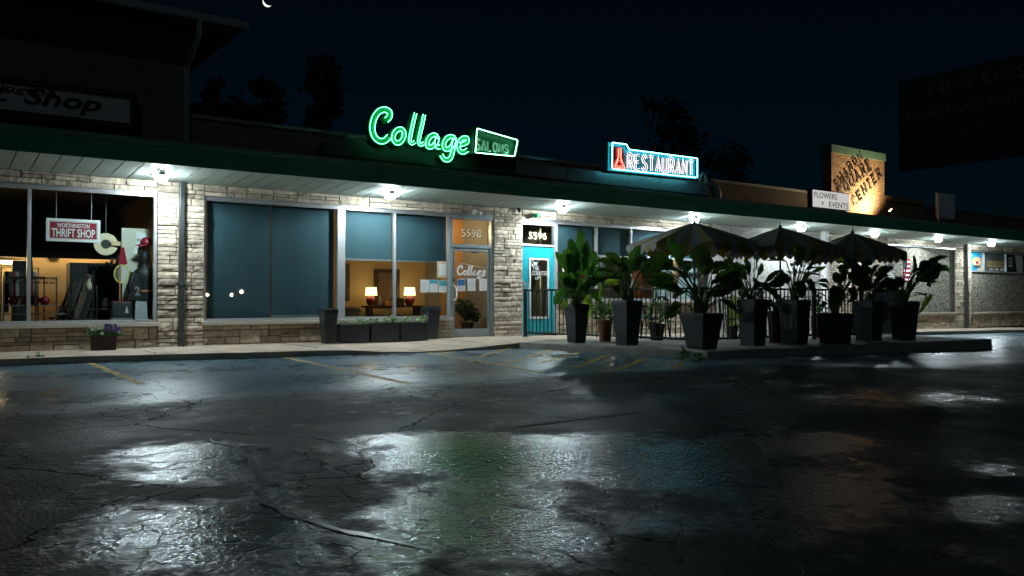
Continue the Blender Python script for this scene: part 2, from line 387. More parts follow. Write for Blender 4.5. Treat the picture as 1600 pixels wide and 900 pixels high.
SHEENS = [((820, 703), (240, 26), 1.0), ((650, 690), (110, 10), 1.0), ((1040, 715), (130, 30), 1.0), ((310, 715), (120, 26), .9), ((330, 830), (190, 52), 1.0), ((420, 880), (90, 26), .6), ((740, 790), (170, 60), .95), ((600, 868), (60, 24), .7),
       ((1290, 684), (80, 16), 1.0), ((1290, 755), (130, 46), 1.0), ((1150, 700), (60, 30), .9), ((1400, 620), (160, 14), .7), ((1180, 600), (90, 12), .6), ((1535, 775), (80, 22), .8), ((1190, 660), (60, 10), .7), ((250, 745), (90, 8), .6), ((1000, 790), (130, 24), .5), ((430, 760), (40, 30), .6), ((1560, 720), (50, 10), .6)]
WG = []  # bright reflection patches, drawn into the gloss of the ground
for (cx, cy_), (rx, ry), k in SHEENS:
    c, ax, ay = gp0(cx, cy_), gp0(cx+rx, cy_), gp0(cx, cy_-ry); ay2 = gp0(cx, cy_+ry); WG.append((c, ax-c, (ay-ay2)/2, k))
def sheen_at(x, y):
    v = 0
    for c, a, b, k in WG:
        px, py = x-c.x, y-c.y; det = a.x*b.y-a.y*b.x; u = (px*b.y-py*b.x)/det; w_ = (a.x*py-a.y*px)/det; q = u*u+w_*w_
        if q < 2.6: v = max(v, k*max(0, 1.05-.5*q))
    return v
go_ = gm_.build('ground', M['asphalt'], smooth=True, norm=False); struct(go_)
wa = go_.data.attributes.new('wet_sheen', 'FLOAT', 'POINT')
wa.data.foreach_set('value', [sheen_at(p.x, p.y) if -8 < p.x < 30 and -17 < p.y < -3 else 0. for p in gm_.v])

# sidewalk: top polygon edge and kerb
edge = [(-12, -1.95, .103), (1, -1.95, .103), (2.7, -2.1, .103), (4.5, -2.5, .103), (6.0, -2.6, .09), (6.9, -2.75, .035), (7.8, -2.8, .02), (8.7, -2.75, .05), (9.81, -2.7, .108)]
edge = [tuple(p) for p in smooth2(edge, 6)]
sw = MB()
for i in range(len(edge)-1):
    a, b = edge[i], edge[i+1]
    sw.add([(a[0], a[1], a[2]), (b[0], b[1], b[2]), (b[0], .3, .105), (a[0], .3, .105)], [(0, 1, 2, 3)])
    sw.add([(a[0], a[1], a[2]), (b[0], b[1], b[2]), (b[0], b[1]-.015, -.05), (a[0], a[1]-.015, -.05)], [(0, 3, 2, 1)])
xr = [9.81, 11, 14, 17, 20, 24, 28, 32, 38, 60]
for a, b in zip(xr, xr[1:]):
    za, zb = .106+tilt(a), .106+tilt(b); ya = -2.7 if a < 10 else -2.05
    sw.add([(a, ya, za), (b, -2.05, zb), (b, .3, zb), (a, .3, za), (a, ya-.015, za-.3), (b, -2.065, zb-.3)], [(0, 1, 2, 3), (0, 4, 5, 1)])
struct(sw.build('sidewalk', M['concrete'], norm=False))
sj = MB()
for xj in (3.15, 5.9, 9.3, 24.5, 27.5):
    zz = .106+tilt(xj)+.002; sj.box(xj-.008, xj+.008, -1.9, -.08, zz-.004, zz)
struct(sj.build('sidewalk_joints', M['mortar']))
# patio slab
PQ = [(9.80, -2.66), (10.55, -6.95), (18.85, -7.62), (19.35, -2.2)]
pt = MB(); pt.prism([(x, y, -.25) for x, y in PQ], (0, 0, .375)); PZ = .125
struct(pt.build('patio', M['kerb'], bevel=.02))

def stripe(p, q, wd, name='parking_line'):
    p, q = Vector(p), Vector(q); d = (q-p).normalized(); s_ = Vector((-d.y, d.x, 0))*wd/2; m = MB(); n = 24
    for i in range(n+1):
        c = p.lerp(q, i/n)
        for e in (c+s_, c-s_): m.v.append(Vector((e.x, e.y, gz(e.x, e.y)+.005)))
    m.f = [(2*i, 2*i+1, 2*i+3, 2*i+2) for i in range(n)]
    o = struct(m.build(name, M['yellow'], norm=False)); return o
def gp(px, py): return G(px, py, 0)
for a, b in (((142, 568), (222, 601)), ((432, 556), (640, 600)), ((655, 549), (850, 583)), ((722, 545), (690, 553)),
             ((812, 541), (742, 559)), ((862, 547), (790, 569)), ((905, 551), (845, 568)), ((952, 555), (898, 574)), ((1007, 560), (962, 580)), ((1068, 566), (1050, 577))):
    stripe(gp(*a), gp(*b), .10)
for a, b in (((800, 668), (1010, 643)), ((1340, 616), (1380, 611))): 
    o = stripe(gp(*a), gp(*b), .035, 'faded_line'); o.data.materials[0] = M['paint2'] if 'paint2' in M else M['kerb']

# tar-sealed crack wandering through the foreground
def crack(pts, wid, name):
    P2 = smooth2([tuple(gp(*p)) for p in pts], 8); m = MB(); n = len(P2)
    for i, c in enumerate(P2):
        a, b = Vector(P2[max(i-1, 0)]), Vector(P2[min(i+1, n-1)]); d = (b-a); d.z = 0; d.normalize(); s_ = Vector((-d.y, d.x, 0))
        k = wid*(.55+.9*abs(mn.noise(Vector((c[0]*5, c[1]*5, 3)))))*min(1, i/6+.15, (n-1-i)/10+.08); j = .05*mn.noise(Vector((c[0]*4, c[1]*4, 9)))
        for e in (Vector(c)+s_*(k+j), Vector(c)+s_*j, Vector(c)-s_*(k-j)): m.v.append(Vector((e.x, e.y, gz(e.x, e.y)+.004)))
    m.f = [(3*i+k, 3*i+k+1, 3*i+k+4, 3*i+k+3) for i in range(n-1) for k in (0, 1)]
    return struct(m.build(name, M['seal'], norm=False, smooth=True))
crack([(330, 685), (375, 705), (400, 725), (412, 748), (400, 762), (432, 785), (470, 803), (520, 817), (570, 828), (625, 841), (700, 850)], .026, 'tar_crack_seal')
crack([(420, 745), (445, 752), (440, 770), (425, 782)], .018, 'tar_crack_seal')

# ================================================================ the one-storey shop building
HEAD, SOFW, PAR = 2.93, 3.155, 4.40        # window heads, soffit at the wall, parapet
SILL = .56
bld = thing('shop_building', 'long one-storey stone-fronted shop row under a green canopy', 'building', (10, 0, 0))
xw1 = FX(245); xa, xb = FX(318), FX(771); xd0, xd1 = FX(704), FX(769.5); xe0, xe1 = FX(815), FX(869); xr1 = FX(1112)
xp0, xp1 = FX(1290), FX(1386); xq1 = FX(1492); xs0, xs1 = FX(1517), FX(1517)+5.4
openings = [(-6.0, xw1, SILL, HEAD), (xa, xd0, SILL, HEAD), (xd0, xb, .0, HEAD), (xe0, xe1, -.1, HEAD), (xe1, xr1, .95, HEAD), (xr1+.9, xr1+2.0, -.2, 2.5),
            (xp1, xq1, .50, HEAD), (xs0, xs1, .48, HEAD)]
XL, XR = -8.0, 44.0
# mortar bed / wall core behind the stones
core = MB(); xsort = sorted(openings); x = XL
for (a, b, z0, z1) in xsort:
    if a > x: core.box(x, a, 0, .25, -.6, SOFW)
    if z0 > .02: core.box(a, b, 0, .25, -.6, z0)
    core.box(a, b, 0, .25, z1, SOFW); x = b
core.box(x, XR, 0, .25, -.6, SOFW)
core.build('wall_core', M['mortar'], bld)
# stone veneer
def stone(mb, x0, x1, z0, z1, fine):
    g = .0085; x0 += g; x1 -= g; z0 += g*.8; z1 -= g*.8
    if x1-x0 < .02 or z1-z0 < .015: return
    st = .045 if fine else .16
    n = max(1, int((x1-x0)/st)); m = max(1, int((z1-z0)/(.04 if fine else .12))); out = random.uniform(.032, .062)
    vs = []; sd = random.uniform(0, 50)
    for j in range(m+1):
        for i in range(n+1):
            e = i in (0, n) or j in (0, m)
            xx = x0+(x1-x0)*i/n; zz = z0+(z1-z0)*j/m
            y = -out+(.010 if e else 0)+(.018*mn.noise(Vector((xx*9, zz*9, sd))) + .012*mn.noise(Vector((xx*23, zz*23, sd))) if fine else .01*random.uniform(-1, 1))
            jx = random.uniform(-.004, .004) if e else 0
            vs.append((xx+jx, min(y, -.006), zz+random.uniform(-.003, .003)))
    fs = [(j*(n+1)+i, j*(n+1)+i+1, (j+1)*(n+1)+i+1, (j+1)*(n+1)+i) for j in range(m) for i in range(n)]
    ring = [i for i in range(n+1)]+[j*(n+1)+n for j in range(1, m+1)]+[m*(n+1)+i for i in range(n-1, -1, -1)]+[j*(n+1) for j in range(m-1, 0, -1)]
    b = len(vs)
    for r in ring: vs.append((vs[r][0], 0.004, vs[r][2]))
    k = len(ring)
    for i in range(k): fs.append((ring[i], b+i, b+(i+1) % k, ring[(i+1) % k]))
    mb.add(vs, fs)
def ashlar(mb, x0, x1, z0, z1, fine=True):
    z = z0
    while z < z1-.02:
        h = random.choice((.085, .15, .20, .22, .26))*random.uniform(.92, 1.08)
        if z1-z-h < .06: h = z1-z
        x = x0
        while x < x1-.005:
            L_ = random.uniform(.28, .8)
            if x1-x-L_ < .18: L_ = x1-x
            r = random.random(); 
            if h < .11 or (h < .17 and r < .5): stone(mb, x, x+L_, z, z+h, fine)
            else:
                if h > .19 and r < .35: cuts = [0, random.uniform(.28, .4), random.uniform(.6, .72), 1]
                elif r < .85: c = random.choice((.38, .5, .62)); cuts = [0, c, 1]
                else: cuts = [0, 1]
                for c0, c1 in zip(cuts, cuts[1:]):
                    if random.random() < .45 and L_ > .36:
                        q = x+L_*random.uniform(.35, .65); stone(mb, x, q, z+h*c0, z+h*c1, fine); stone(mb, q, x+L_, z+h*c0, z+h*c1, fine)
                    else: stone(mb, x, x+L_, z+h*c0, z+h*c1, fine)
            x += L_
        z += h
st = MB()
x = XL
for (a, b, z0, z1) in xsort:
    fine = b < 22
    if a > x+.01: ashlar(st, x, a, -.12, SOFW, x < 21)
    if z0 > .02: ashlar(st, a, b, -.12, z0-.075, fine)
    ashlar(st, a, b, z1+.012, SOFW, fine); x = b
ashlar(st, x, XR, -.3, SOFW, False)
st.build('stone_wall', M['stone'], bld)
pw = MB(); pw.box(FX(295), XR, .02, .3, SOFW, PAR); pw.build('parapet_wall', M['brick_up'], bld)
cp = MB(); cp.box(FX(295), XR, -.03, .35, PAR, PAR+.07); cp.build('parapet_coping', M['galv'], bld)
rf = MB(); rf.box(XL, XR, .3, 14, PAR-.3, PAR-.2); rf.box(XL, XR, 13.8, 14, -.6, PAR-.3); rf.box(XR-.2, XR, .3, 13.8, -.6, PAR-.3); rf.box(XL, XL+.2, .3, 13.8, -.6, PAR-.3); rf.build('roof', M['roofing'], bld)
# sills
for i, (a, b, z) in enumerate(((-6.0, xw1+.02, SILL), (xa-.04, xd0-.005, SILL), (xp1-.02, xq1+.02, .50), (xs0-.02, xs1+.02, .48), (xe1, xr1+.02, .95))):
    m = MB(); m.box(a, b, -.13, .14, z-.073, z); m.build('window_sill', M['sill'], bld, bevel=.008)
# the canopy
cz0, cz1, cy = SOFW, 3.25, -1.52
sof = MB(); wbd = .305
k = int(XL/wbd)
while k*wbd < XR:
    a, b = k*wbd+.008, (k+1)*wbd-.008
    # slope from the front edge down to the wall, each board with a raised lip
    sof.add([(a, -.01, cz0), (b, -.01, cz0), (b, cy+.02, cz1), (a, cy+.02, cz1), (a, -.01, cz0+.03), (b, -.01, cz0+.03), (b, cy+.02, cz1+.03), (a, cy+.02, cz1+.03)],
            [(0, 3, 2, 1), (0, 1, 5, 4), (1, 2, 6, 5), (2, 3, 7, 6), (3, 0, 4, 7)]); k += 1
canopy = sof.build('canopy', M['soffit'], bld)
bk = MB(); bk.add([(XL, 0, cz0+.032), (XR, 0, cz0+.032), (XR, cy, cz1+.032), (XL, cy, cz1+.032), (XL, 0, cz0+.30), (XR, 0, cz0+.30), (XR, cy, cz1+.36), (XL, cy, cz1+.36)],
                  [(0, 3, 2, 1), (4, 5, 6, 7), (0, 1, 5, 4), (1, 2, 6, 5), (2, 3, 7, 6), (3, 0, 4, 7)]); bk.build('canopy_deck', M['gap'], canopy)
fa = MB(); xk = XL
while xk < XR: fa.box(xk, min(xk+3.04, XR), cy-.03+random.uniform(-.004, .004), cy-.002, cz1-.015, cz1+.30); xk += 3.05
fa.box(XL, XR, cy-.02, cy-.001, cz1-.012, cz1+.297); fa.build('fascia', M['green'], canopy, bevel=.004)
ft = MB(); ft.box(XL, XR, cy-.055, cy+.06, cz1+.302, cz1+.39); ft.build('fascia_trim', M['greentop'], canopy, bevel=.01)

# ---- windows: frame, glass, shades
def window(x0, x1, z0, z1, mull=(), trans=(), fy=.02, depth=.09, t=.05, glass=True, mats='alu', tt=.07, wide={}):
    f = MB(); f.box(x0, x1, fy, fy+depth, z1-tt, z1); f.box(x0, x1, fy, fy+depth, z0, z0+t)
    f.box(x0, x0+t, fy+.001, fy+depth-.001, z0+t, z1-tt); f.box(x1-t, x1, fy+.001, fy+depth-.001, z0+t, z1-tt)
    f.box(x0-.01, x1+.01, fy-.028, fy+.012, z1+.001, z1+.03)       # drip cap over the head
    f.box(x0+.01, x1-.01, fy-.012, fy-.001, z1-tt*.62, z1-tt*.42)
    for mx_ in mull:
        ww = wide.get(mx_, t*.55); f.box(mx_-ww, mx_+ww, fy+.002, fy+depth-.002, z0+t, z1-tt)
    for (a, b, z) in trans: f.box(a, b, fy+.004, fy+depth-.004, z-.022, z+.022)
    o = f.build('window', M[mats], bld, bevel=.004)
    if glass:
        g = MB(); g.box(x0+t*.5, x1-t*.5, fy+depth*.5, fy+depth*.5+.006, z0+t*.5, z1-tt*.5); g.build('pane', M['glass'], o)
    return o
def shade(win, x0, x1, z0, z1, y=.17, bar=True):
    m = MB(); n = 24
    for i in range(n+1):
        xx = x0+(x1-x0)*i/n; yy = y+.03*mn.noise(Vector((xx*1.1, 0, x0)))+.006*mn.noise(Vector((xx*5, 3, x0)))
        m.v += [Vector((xx, yy, z0)), Vector((xx, yy, z1)), Vector((xx, yy+.004, z0)), Vector((xx, yy+.004, z1))]
    for i in range(n):
        b = 4*i; m.f += [(b, b+4, b+5, b+1), (b+2, b+3, b+7, b+6), (b, b+2, b+6, b+4), (b+1, b+5, b+7, b+3)]
    m.build('roller_shade', M['blind'], win, smooth=False)
    if bar:
        b = MB(); b.box(x0, x1, y-.012, y+.014, z0-.03, z0-.001); b.build('hem_bar', M['alu'], win)
w1 = window(-6.0, xw1, SILL, HEAD, mull=[FX(45), FX(45)-2.55])
w2 = window(xa, xd0, SILL, HEAD, mull=[FX(534), FX(618)], wide={FX(534): FX(540)-FX(534)})
xm0, xm1, xc = FX(528), FX(540), FX(427)
shade(w2, xa+.12, xc-.015, SILL+.03, HEAD-.06, .15, False); shade(w2, xc+.015, xm0-.03, SILL+.10, HEAD-.06, .17)
hz = W(650, 407, .1).z
shade(w2, xm1+.01, FX(618)-.03, hz, HEAD-.06, .15); shade(w2, FX(618)+.03, xd0-.04, hz, HEAD-.06, .16)
# left of the two doors: aluminium frame with glass leaf and transom
z0d, zt, zl = .11, W(735, 386, 0).z, 2.14
fr = MB(); fr.box(xd0-.02, xd0+.055, .0, .12, z0d, HEAD); fr.box(xb-.06, xb, .0, .12, z0d, HEAD); fr.box(xd0+.055, xb-.06, .001, .119, HEAD-.10, HEAD); fr.box(xd0+.055, xb-.06, .003, .117, zt-.02, zt+.06)
fr.box(xd0-.02, xb, -.03, .0, HEAD+.001, HEAD+.03)
door1 = fr.build('door_frame', M['alu_dark'], bld, bevel=.004)
g = MB(); g.box(xd0+.05, xb-.05, .055, .061, zt+.05, HEAD-.09); g.build('transom_pane', M['glass'], door1)
lf = MB(); a, b = xd0+.06, xb-.065; lf.box(a, a+.07, .03, .08, z0d+.01, zt-.025); lf.box(b-.07, b, .03, .08, z0d+.01, zt-.025); lf.box(a+.07, b-.07, .031, .079, zt-.10, zt-.025); lf.box(a+.07, b-.07, .031, .079, z0d+.01, z0d+.19)
dl = lf.build('glass_door', M['alu_dark'], bld, bevel=.004)
g = MB(); g.box(a+.06, b-.06, .052, .058, z0d+.18, zt-.09); g.build('pane', M['glass'], dl)
hd = MB(); hd.tube(smooth2([(a+.035, .02, 1.28), (a+.035, -.06, 1.27), (a+.06, -.075, 1.18), (a+.06, -.075, 1.06), (a+.035, -.06, .98), (a+.035, .02, .97)], 4), .014, 8); hd.build('handle', M['white'], dl, smooth=True)
hk = MB(); hk.lathe((a+.035, .028, 1.42), [(.03, -.03), (.03, .03)], 10); hk.build('lock', M['chrome'], dl)
# the turquoise door
fr = MB(); zt2 = W(842, 384, 0).z
fr.box(xe0-.005, xe0+.03, .0, .12, .11, HEAD); fr.box(xe1-.05, xe1+.02, -.005, .12, .11, HEAD); fr.box(xe0+.03, xe1-.05, .001, .119, HEAD-.13, HEAD); fr.box(xe0+.03, xe1-.05, .003, .117, zt2-.02, zt2+.035)
fr.box(xe0-.02, xe1+.02, -.03, .0, HEAD+.001, HEAD+.03)
door2 = fr.build('door_frame', M['alu'], bld, bevel=.004)
g = MB(); g.box(xe0+.02, xe1-.04, .055, .061, zt2+.03, HEAD-.12); g.build('transom_pane', M['glass'], door2)
a, b, zt = xe0+.032, xe1-.052, zt2-.022
ga, gb, gz0, gz1 = W(829, 450, 0).x, W(857, 450, 0).x, W(842, 496, 0).z, W(842, 405, 0).z
lf = MB(); lf.box(a, ga, .03, .08, .12, zt); lf.box(gb, b, .03, .08, .12, zt); lf.box(ga, gb, .03, .08, .12, gz0); lf.box(ga, gb, .03, .08, gz1, zt)
dl2 = lf.build('turquoise_door', M['teal'], bld)
lt = MB()
for (p, q, r, s_) in ((ga-.03, ga+.02, gz0-.03, gz1+.03), (gb-.02, gb+.03, gz0-.03, gz1+.03)): lt.box(p, q, .012, .03, r, s_)
lt.box(ga+.02, gb-.02, .013, .03, gz0-.03, gz0+.02); lt.box(ga+.02, gb-.02, .013, .03, gz1-.02, gz1+.03); lt.build('glazing_trim', M['white'], dl2)
g = MB(); g.box(ga-.005, gb+.005, .05, .056, gz0-.005, gz1+.005); g.build('pane', M['glass'], dl2)
hd = MB(); hd.box(a+.03, a+.10, .018, .03, .95, 1.42); hd.tube([(a+.065, .02, 1.30), (a+.065, -.05, 1.30), (a+.065, -.05, 1.05), (a+.065, .02, 1.05)], .012, 8); hd.build('handle', M['grey'], dl2)
# restaurant windows
mu = [FX(934), FX(988), FX(1047)]
w3 = window(xe1+.02, xr1, .95, HEAD, mull=mu, trans=[(xe1+.06, xr1-.04, W(960, 401, .05).z)])
zs = W(960, 401, .05).z+.03
for a, b in zip([xe1+.05]+mu, mu+[xr1-.03]): shade(w3, a+.06, b-.06, zs, HEAD-.08, .16, False)
# white side entrance, painted brick infill and column
m = MB(); m.box(xr1+.02, xp0-.02, -.055, -.052+.04, -.15, SOFW-.04); m.build('painted_brick_wall', M['brick_w'], bld)
m = MB(); c_ = W(1288, 430, -.25); m.lathe((c_.x, -.28, -.1), [(.13, 0), (.13, 3.27)], 20); m.build('column', M['white'], bld, smooth=False)
# pebble-dash panels that close the two bays at the far end
for (a, b, z0, z1) in ((xp1, xq1, .50, HEAD-.03), (xs0, xs1, .48, W(1560, 425, .05).z-.03)):
    m = MB(); m.box(a, b, .10, .16, z0, z1); m.build('pebble_panel', M['pebble'], bld)
m = MB(); m.box(xp1-.02, xq1+.02, -.01, .12, HEAD-.03, HEAD+.01); m.build('head_flashing', M['alu'], bld)
zb = W(1560, 425, .05).z
m = MB(); m.box(xs0, xs1, .03, .12, HEAD-.05, HEAD); m.box(xs0, xs1, .03, .12, zb-.03, zb+.02)
for px in (1517, 1540, 1574.5): m.box(FX(px)-.025, FX(px)+.025, .032, .118, zb+.02, HEAD-.05)
m.box(xs1-.05, xs1, .032, .118, zb+.02, HEAD-.05)
w4 = m.build('window', M['alu'], bld, bevel=.004)
m = MB(); m.box(xs0+.02, xs1-.02, .16, .17, zb, HEAD); m.build('window_backing', M['dkgrey'], w4)
# downspouts on the wall
for px, zt_, nm in ((283, 3.3, 'downspout'), (1511, 3.25, 'downspout')):
    p = FX(px, -.1); tz = tilt(p)
    m = MB(); r = .052; m.box(p-r, p+r, -.15, -.052, -.05+tz, 1.28); m.box(p-r*.88, p+r*.88, -.145, -.056, 1.28, cz0+.05)
    for zc in (1.26, ): m.box(p-r*1.3, p+r*1.3, -.16, -.045, zc-.04, zc+.04)
    dsp = m.build(nm, M['pipe'], bld, bevel=.012)

# ---- rooms behind the glass
def room(name, x0, x1, y0, y1, z0, z1, mat, floor='dkwood', ceil='white'):
    m = MB(); m.box(x0, x1, y1, y1+.05, z0, z1); m.box(x0-.05, x0, y0, y1, z0, z1); m.box(x1, x1+.05, y0, y1, z0, z1); o = m.build(name, M[mat], bld)
    m = MB(); m.box(x0, x1, y0, y1, z0-.05, z0); m.build('room_floor', M[floor], o)
    m = MB(); m.box(x0, x1, y0, y1, z1, z1+.05); m.build('room_ceiling', M[ceil], o); return o
room('thrift_room', -7.5, FX(262), .26, 5.5, .1, 3.1, 'tan', ceil='dkgrey')
xsp = FX(702, .3)
m = MB(); m.box(-7.45, 4.0, 4.75, 4.9, 1.9, 3.09); m.build('added_dark_board', M['ink'], bld)  # black board added to keep the upper back wall dark
room('salon_room', xa-.2, xsp+2.6, .26, 3.9, .1, 3.05, 'tan')
room('restaurant_room', xe0-.4, xr1+.3, .26, 4.2, .1, 3.05, 'grey', ceil='dkgrey')

# ================================================================ two-storey block on the left
up = thing('two_storey_block', 'dark brick upper storey with wide eaves rising above the thrift shop', 'building', (-2, 1, 0))
xc_ = FX(295); EZ = 5.99
m = MB(); m.box(-14, xc_, .0, 12, SOFW+.02, EZ-.02); m.build('upper_wall', M['brick_up'], up)
m = MB(); ex, ey = xc_+.72, -.80
m.box(-14, ex, ey, 12.8, EZ-.02, EZ+.02); eav = m.build('eave_soffit', M['roofing'], up)
m = MB(); z = EZ+.14
m.add([(-14, ey, EZ+.02), (ex, ey, EZ+.02), (ex, 12.8, EZ+.02), (-14, 12.8, EZ+.02), (-14, ey, z), (ex, ey, z), (ex, 12.8, z), (-14, 12.8, z), (-14, 6, z+1.6), (ex-6, 6, z+1.6)],
      [(0, 1, 5, 4), (1, 2, 6, 5), (4, 5, 9, 8), (5, 6, 9), (6, 7, 8, 9), (2, 3, 7, 6)]); m.build('roof', M['roofing'], up)
m = MB(); m.box(-14, ex+.1, ey-.11, ey-.002, EZ-.0, EZ+.13); m.build('gutter', M['grey'], up, bevel=.02)
xp_ = FX(287); r = .05
m = MB(); m.box(xp_-r, xp_+r, -.13, -.02, 3.67, 5.25); m.add([], [])
m.tube([(xp_, -.075, 5.24), (xp_+.02, -.12, 5.34), (xp_+.03, ey+.12, 5.66), (xp_+.03, ey-.02, 5.76), (xp_+.03, ey-.05, EZ+.02)], .055, 8); m.build('downspout', M['grey'], up)

# wall sign of the block
def sign_frame(mb, x0, x1, z0, z1, y0, y1, t):
    mb.box(x0, x1, y0, y1, z0, z0+t); mb.box(x0, x1, y0, y1, z1-t, z1); mb.box(x0, x0+t, y0, y1, z0+t, z1-t); mb.box(x1-t, x1, y0, y1, z0+t, z1-t)
pa, pb = W(213, 147, -.25), W(213, 203, -.25)
sg = thing('wall_sign', 'unlit white wall sign with black frame lettered Thrift Shop', 'sign', (0, -.1, 4.5))
x1, z1, z0 = pa.x, pa.z, pb.z; x0 = x1-4.6
m = MB(); sign_frame(m, x0, x1, z0, z1, -.27, -.005, .10); m.build('sign_frame', M['black'], sg)
m = MB(); m.box(x0+.10, x1-.10, -.235, -.01, z0+.10, z1-.10); m.build('sign_panel', M['panelwhite'], sg)
m = MB(); q0, q1 = W(158, 185, -.24), W(36, 185, -.24)
text(m, 'Thrift', (q1.x-1.80, -.2355, z0+.22), UX, UZ, NF, 1.62, .31, .006, .02, .28); m.build('lettering', M['ink'], sg); m = MB(); text(m, 'Shop', (q1.x, -.2355, z0+.15), UX, UZ, NF, q0.x-q1.x, .37, .006, .025, .28)
m.build('lettering', M['ink'], sg); m = MB(); text(m, 'Worthington', (W(88, 140, -.24).x-1.75, -.2355, z1-.275), UX, UZ, NF, 1.75, .155, .006, .012, .25); m.build('lettering', M['ink'], sg)

# ================================================================ Sharon tower
sx0, sx1 = FX(1300, -.05), FX(1383, -.05); tz1 = W(1340, 233, -.05).z
tw = thing('sign_tower', 'floodlit tan brick sign tower with black slanting letters and green coping', 'tower', ((sx0+sx1)/2, .3, 0))
m = MB(); m.box(sx0, sx1, -.05, .30, 3.3, tz1-.26); m.build('brick_shaft', M['brick'], tw)
m = MB(); m.box(sx0-.04, sx1+.04, -.09, .34, tz1-.26, tz1); m.build('green_coping', M['greentop'], tw)
m = MB(); m.box(sx1+.001, sx1+2.6, -.03, .6, 3.3, W(1400, 307, -.05).z); m.build('brick_wing', M['brick'], tw)
GL = {  # stroke letters on a unit box
 'A': [[(0, 0), (.5, 1), (1, 0)], [(.2, .36), (.8, .36)]], 'C': [[(.95, .78), (.75, .97), (.45, 1), (.15, .85), (0, .5), (.15, .15), (.45, 0), (.75, .03), (.95, .2)]],
 'E': [[(1, 1), (0, 1), (0, 0), (1, 0)], [(0, .52), (.75, .52)]], 'H': [[(0, 0), (0, 1)], [(1, 0), (1, 1)], [(0, .5), (1, .5)]],
 'L': [[(0, 1), (0, 0), (.9, 0)]], 'N': [[(0, 0), (0, 1), (1, 0), (1, 1)]], 'O': [[(.5, 1), (.15, .88), (0, .5), (.15, .12), (.5, 0), (.85, .12), (1, .5), (.85, .88), (.5, 1)]],
 'Q': [[(.5, 1), (.15, .88), (0, .5), (.15, .12), (.5, 0), (.85, .12), (1, .5), (.85, .88), (.5, 1)], [(.6, .25), (1.05, -.1)]],
 'R': [[(0, 0), (0, 1), (.6, 1), (.92, .9), (.95, .7), (.85, .54), (.6, .48), (0, .48)], [(.5, .48), (1, 0)]],
 'S': [[(.95, .82), (.75, .98), (.4, 1), (.1, .86), (.1, .66), (.4, .53), (.7, .45), (.95, .3), (.9, .1), (.6, 0), (.25, .02), (0, .18)]],
 'T': [[(0, 1), (1, 1)], [(.5, 1), (.5, 0)]], 'U': [[(0, 1), (0, .3), (.15, .06), (.5, 0), (.85, .06), (1, .3), (1, 1)]]}
SER = {'A': [(0, 0), (1, 0)], 'H': [(0, 0), (0, 1), (1, 0), (1, 1)], 'N': [(0, 0), (0, 1), (1, 1)], 'R': [(0, 0), (1, 0), (0, 1)], 'T': [(.5, 0)], 'U': [(0, 1), (1, 1)], 'E': [(0, 0), (0, 1)]}
def stroke_word(word, o, u, v, n, lw, lh, pitch, wd, dep, mb, serif=False):
    for i, ch in enumerate(word):
        q = o+u*(pitch*i)
        for pth in GL[ch]:
            P = [(x*lw, y*lh) for x, y in pth]
            if len(P) > 5 and ch in 'COQSU': P = smooth2(P, 3)
            if len(P) > 3 and ch not in 'COQSUR' or ch == 'A' or ch == 'L':
                for a, b in zip(P, P[1:]): mb.ribbon([a, b], wd, q, u, v, n, dep)
            else: mb.ribbon(P, wd, q, u, v, n, dep)
        if serif:
            for (x, y) in SER.get(ch, []): mb.ribbon([(x*lw-wd*1.05, y*lh), (x*lw+wd*1.05, y*lh)], wd*.7, q+n*.002, u, v, n, dep)
for word, a, b, hp in (('SHARON', (1311, 297), (1349, 246), 1), ('SQUARE', (1315, 309), (1364, 262), 1), ('CENTER', (1337, 322), (1379, 274), 1)):
    A, B = W(a[0], a[1], -.09), W(b[0], b[1], -.09); u = (B-A); Ln = u.length; u.normalize(); v = Vector((-u.z, 0, u.x))
    p = Ln/5.75; m = MB(); stroke_word(word, A, u, v, NF, p*.56, p*.88, p, p*.15, .008, m, True); m.build('lettering', M['ink'], tw)
# spotlight that lights the tower
sp = thing('roof_floodlight', 'small floodlight on the canopy roof aimed at the brick sign tower', 'floodlight', (W(1393, 333, -.9).x, -.9, 3.62))
L0 = W(1393, 330, -.9)
m = MB(); m.box(L0.x-.03, L0.x+.03, -.93, -.87, 3.62, L0.z-.05); m.build('bracket', M['dkgrey'], sp)
dr = (Vector(((sx0+sx1)/2-.2, 0, 5.2))-L0).normalized(); m = MB(); s1 = dr.cross(UZ).normalized(); s2 = s1.cross(dr)
c0 = [L0-dr*.10+s1*a*.08+s2*b*.06 for a, b in ((-1, -1), (1, -1), (1, 1), (-1, 1))]; m.prism(c0, dr*.14); m.build('housing', M['dkgrey'], sp)
c0 = [L0+dr*.045+s1*a*.06+s2*b*.045 for a, b in ((-1, -1), (1, -1), (1, 1), (-1, 1))]; m = MB(); m.prism(c0, dr*.012); m.build('lens', em('amber_flood', (1, .62, .25), 60), sp)
ld = bpy.data.lights.new('flood_beam', 'SPOT'); ld.energy = 560; ld.color = (1, .74, .43); ld.spot_size = radians(174); ld.spot_blend = .7; ld.shadow_soft_size = .05
lo = bpy.data.objects.new('flood_beam', ld); COL.objects.link(lo); lo.parent = sp; lo.location = L0+dr*.09-wloc(sp); lo.rotation_euler = (-dr).to_track_quat('Z', 'Y').to_euler()
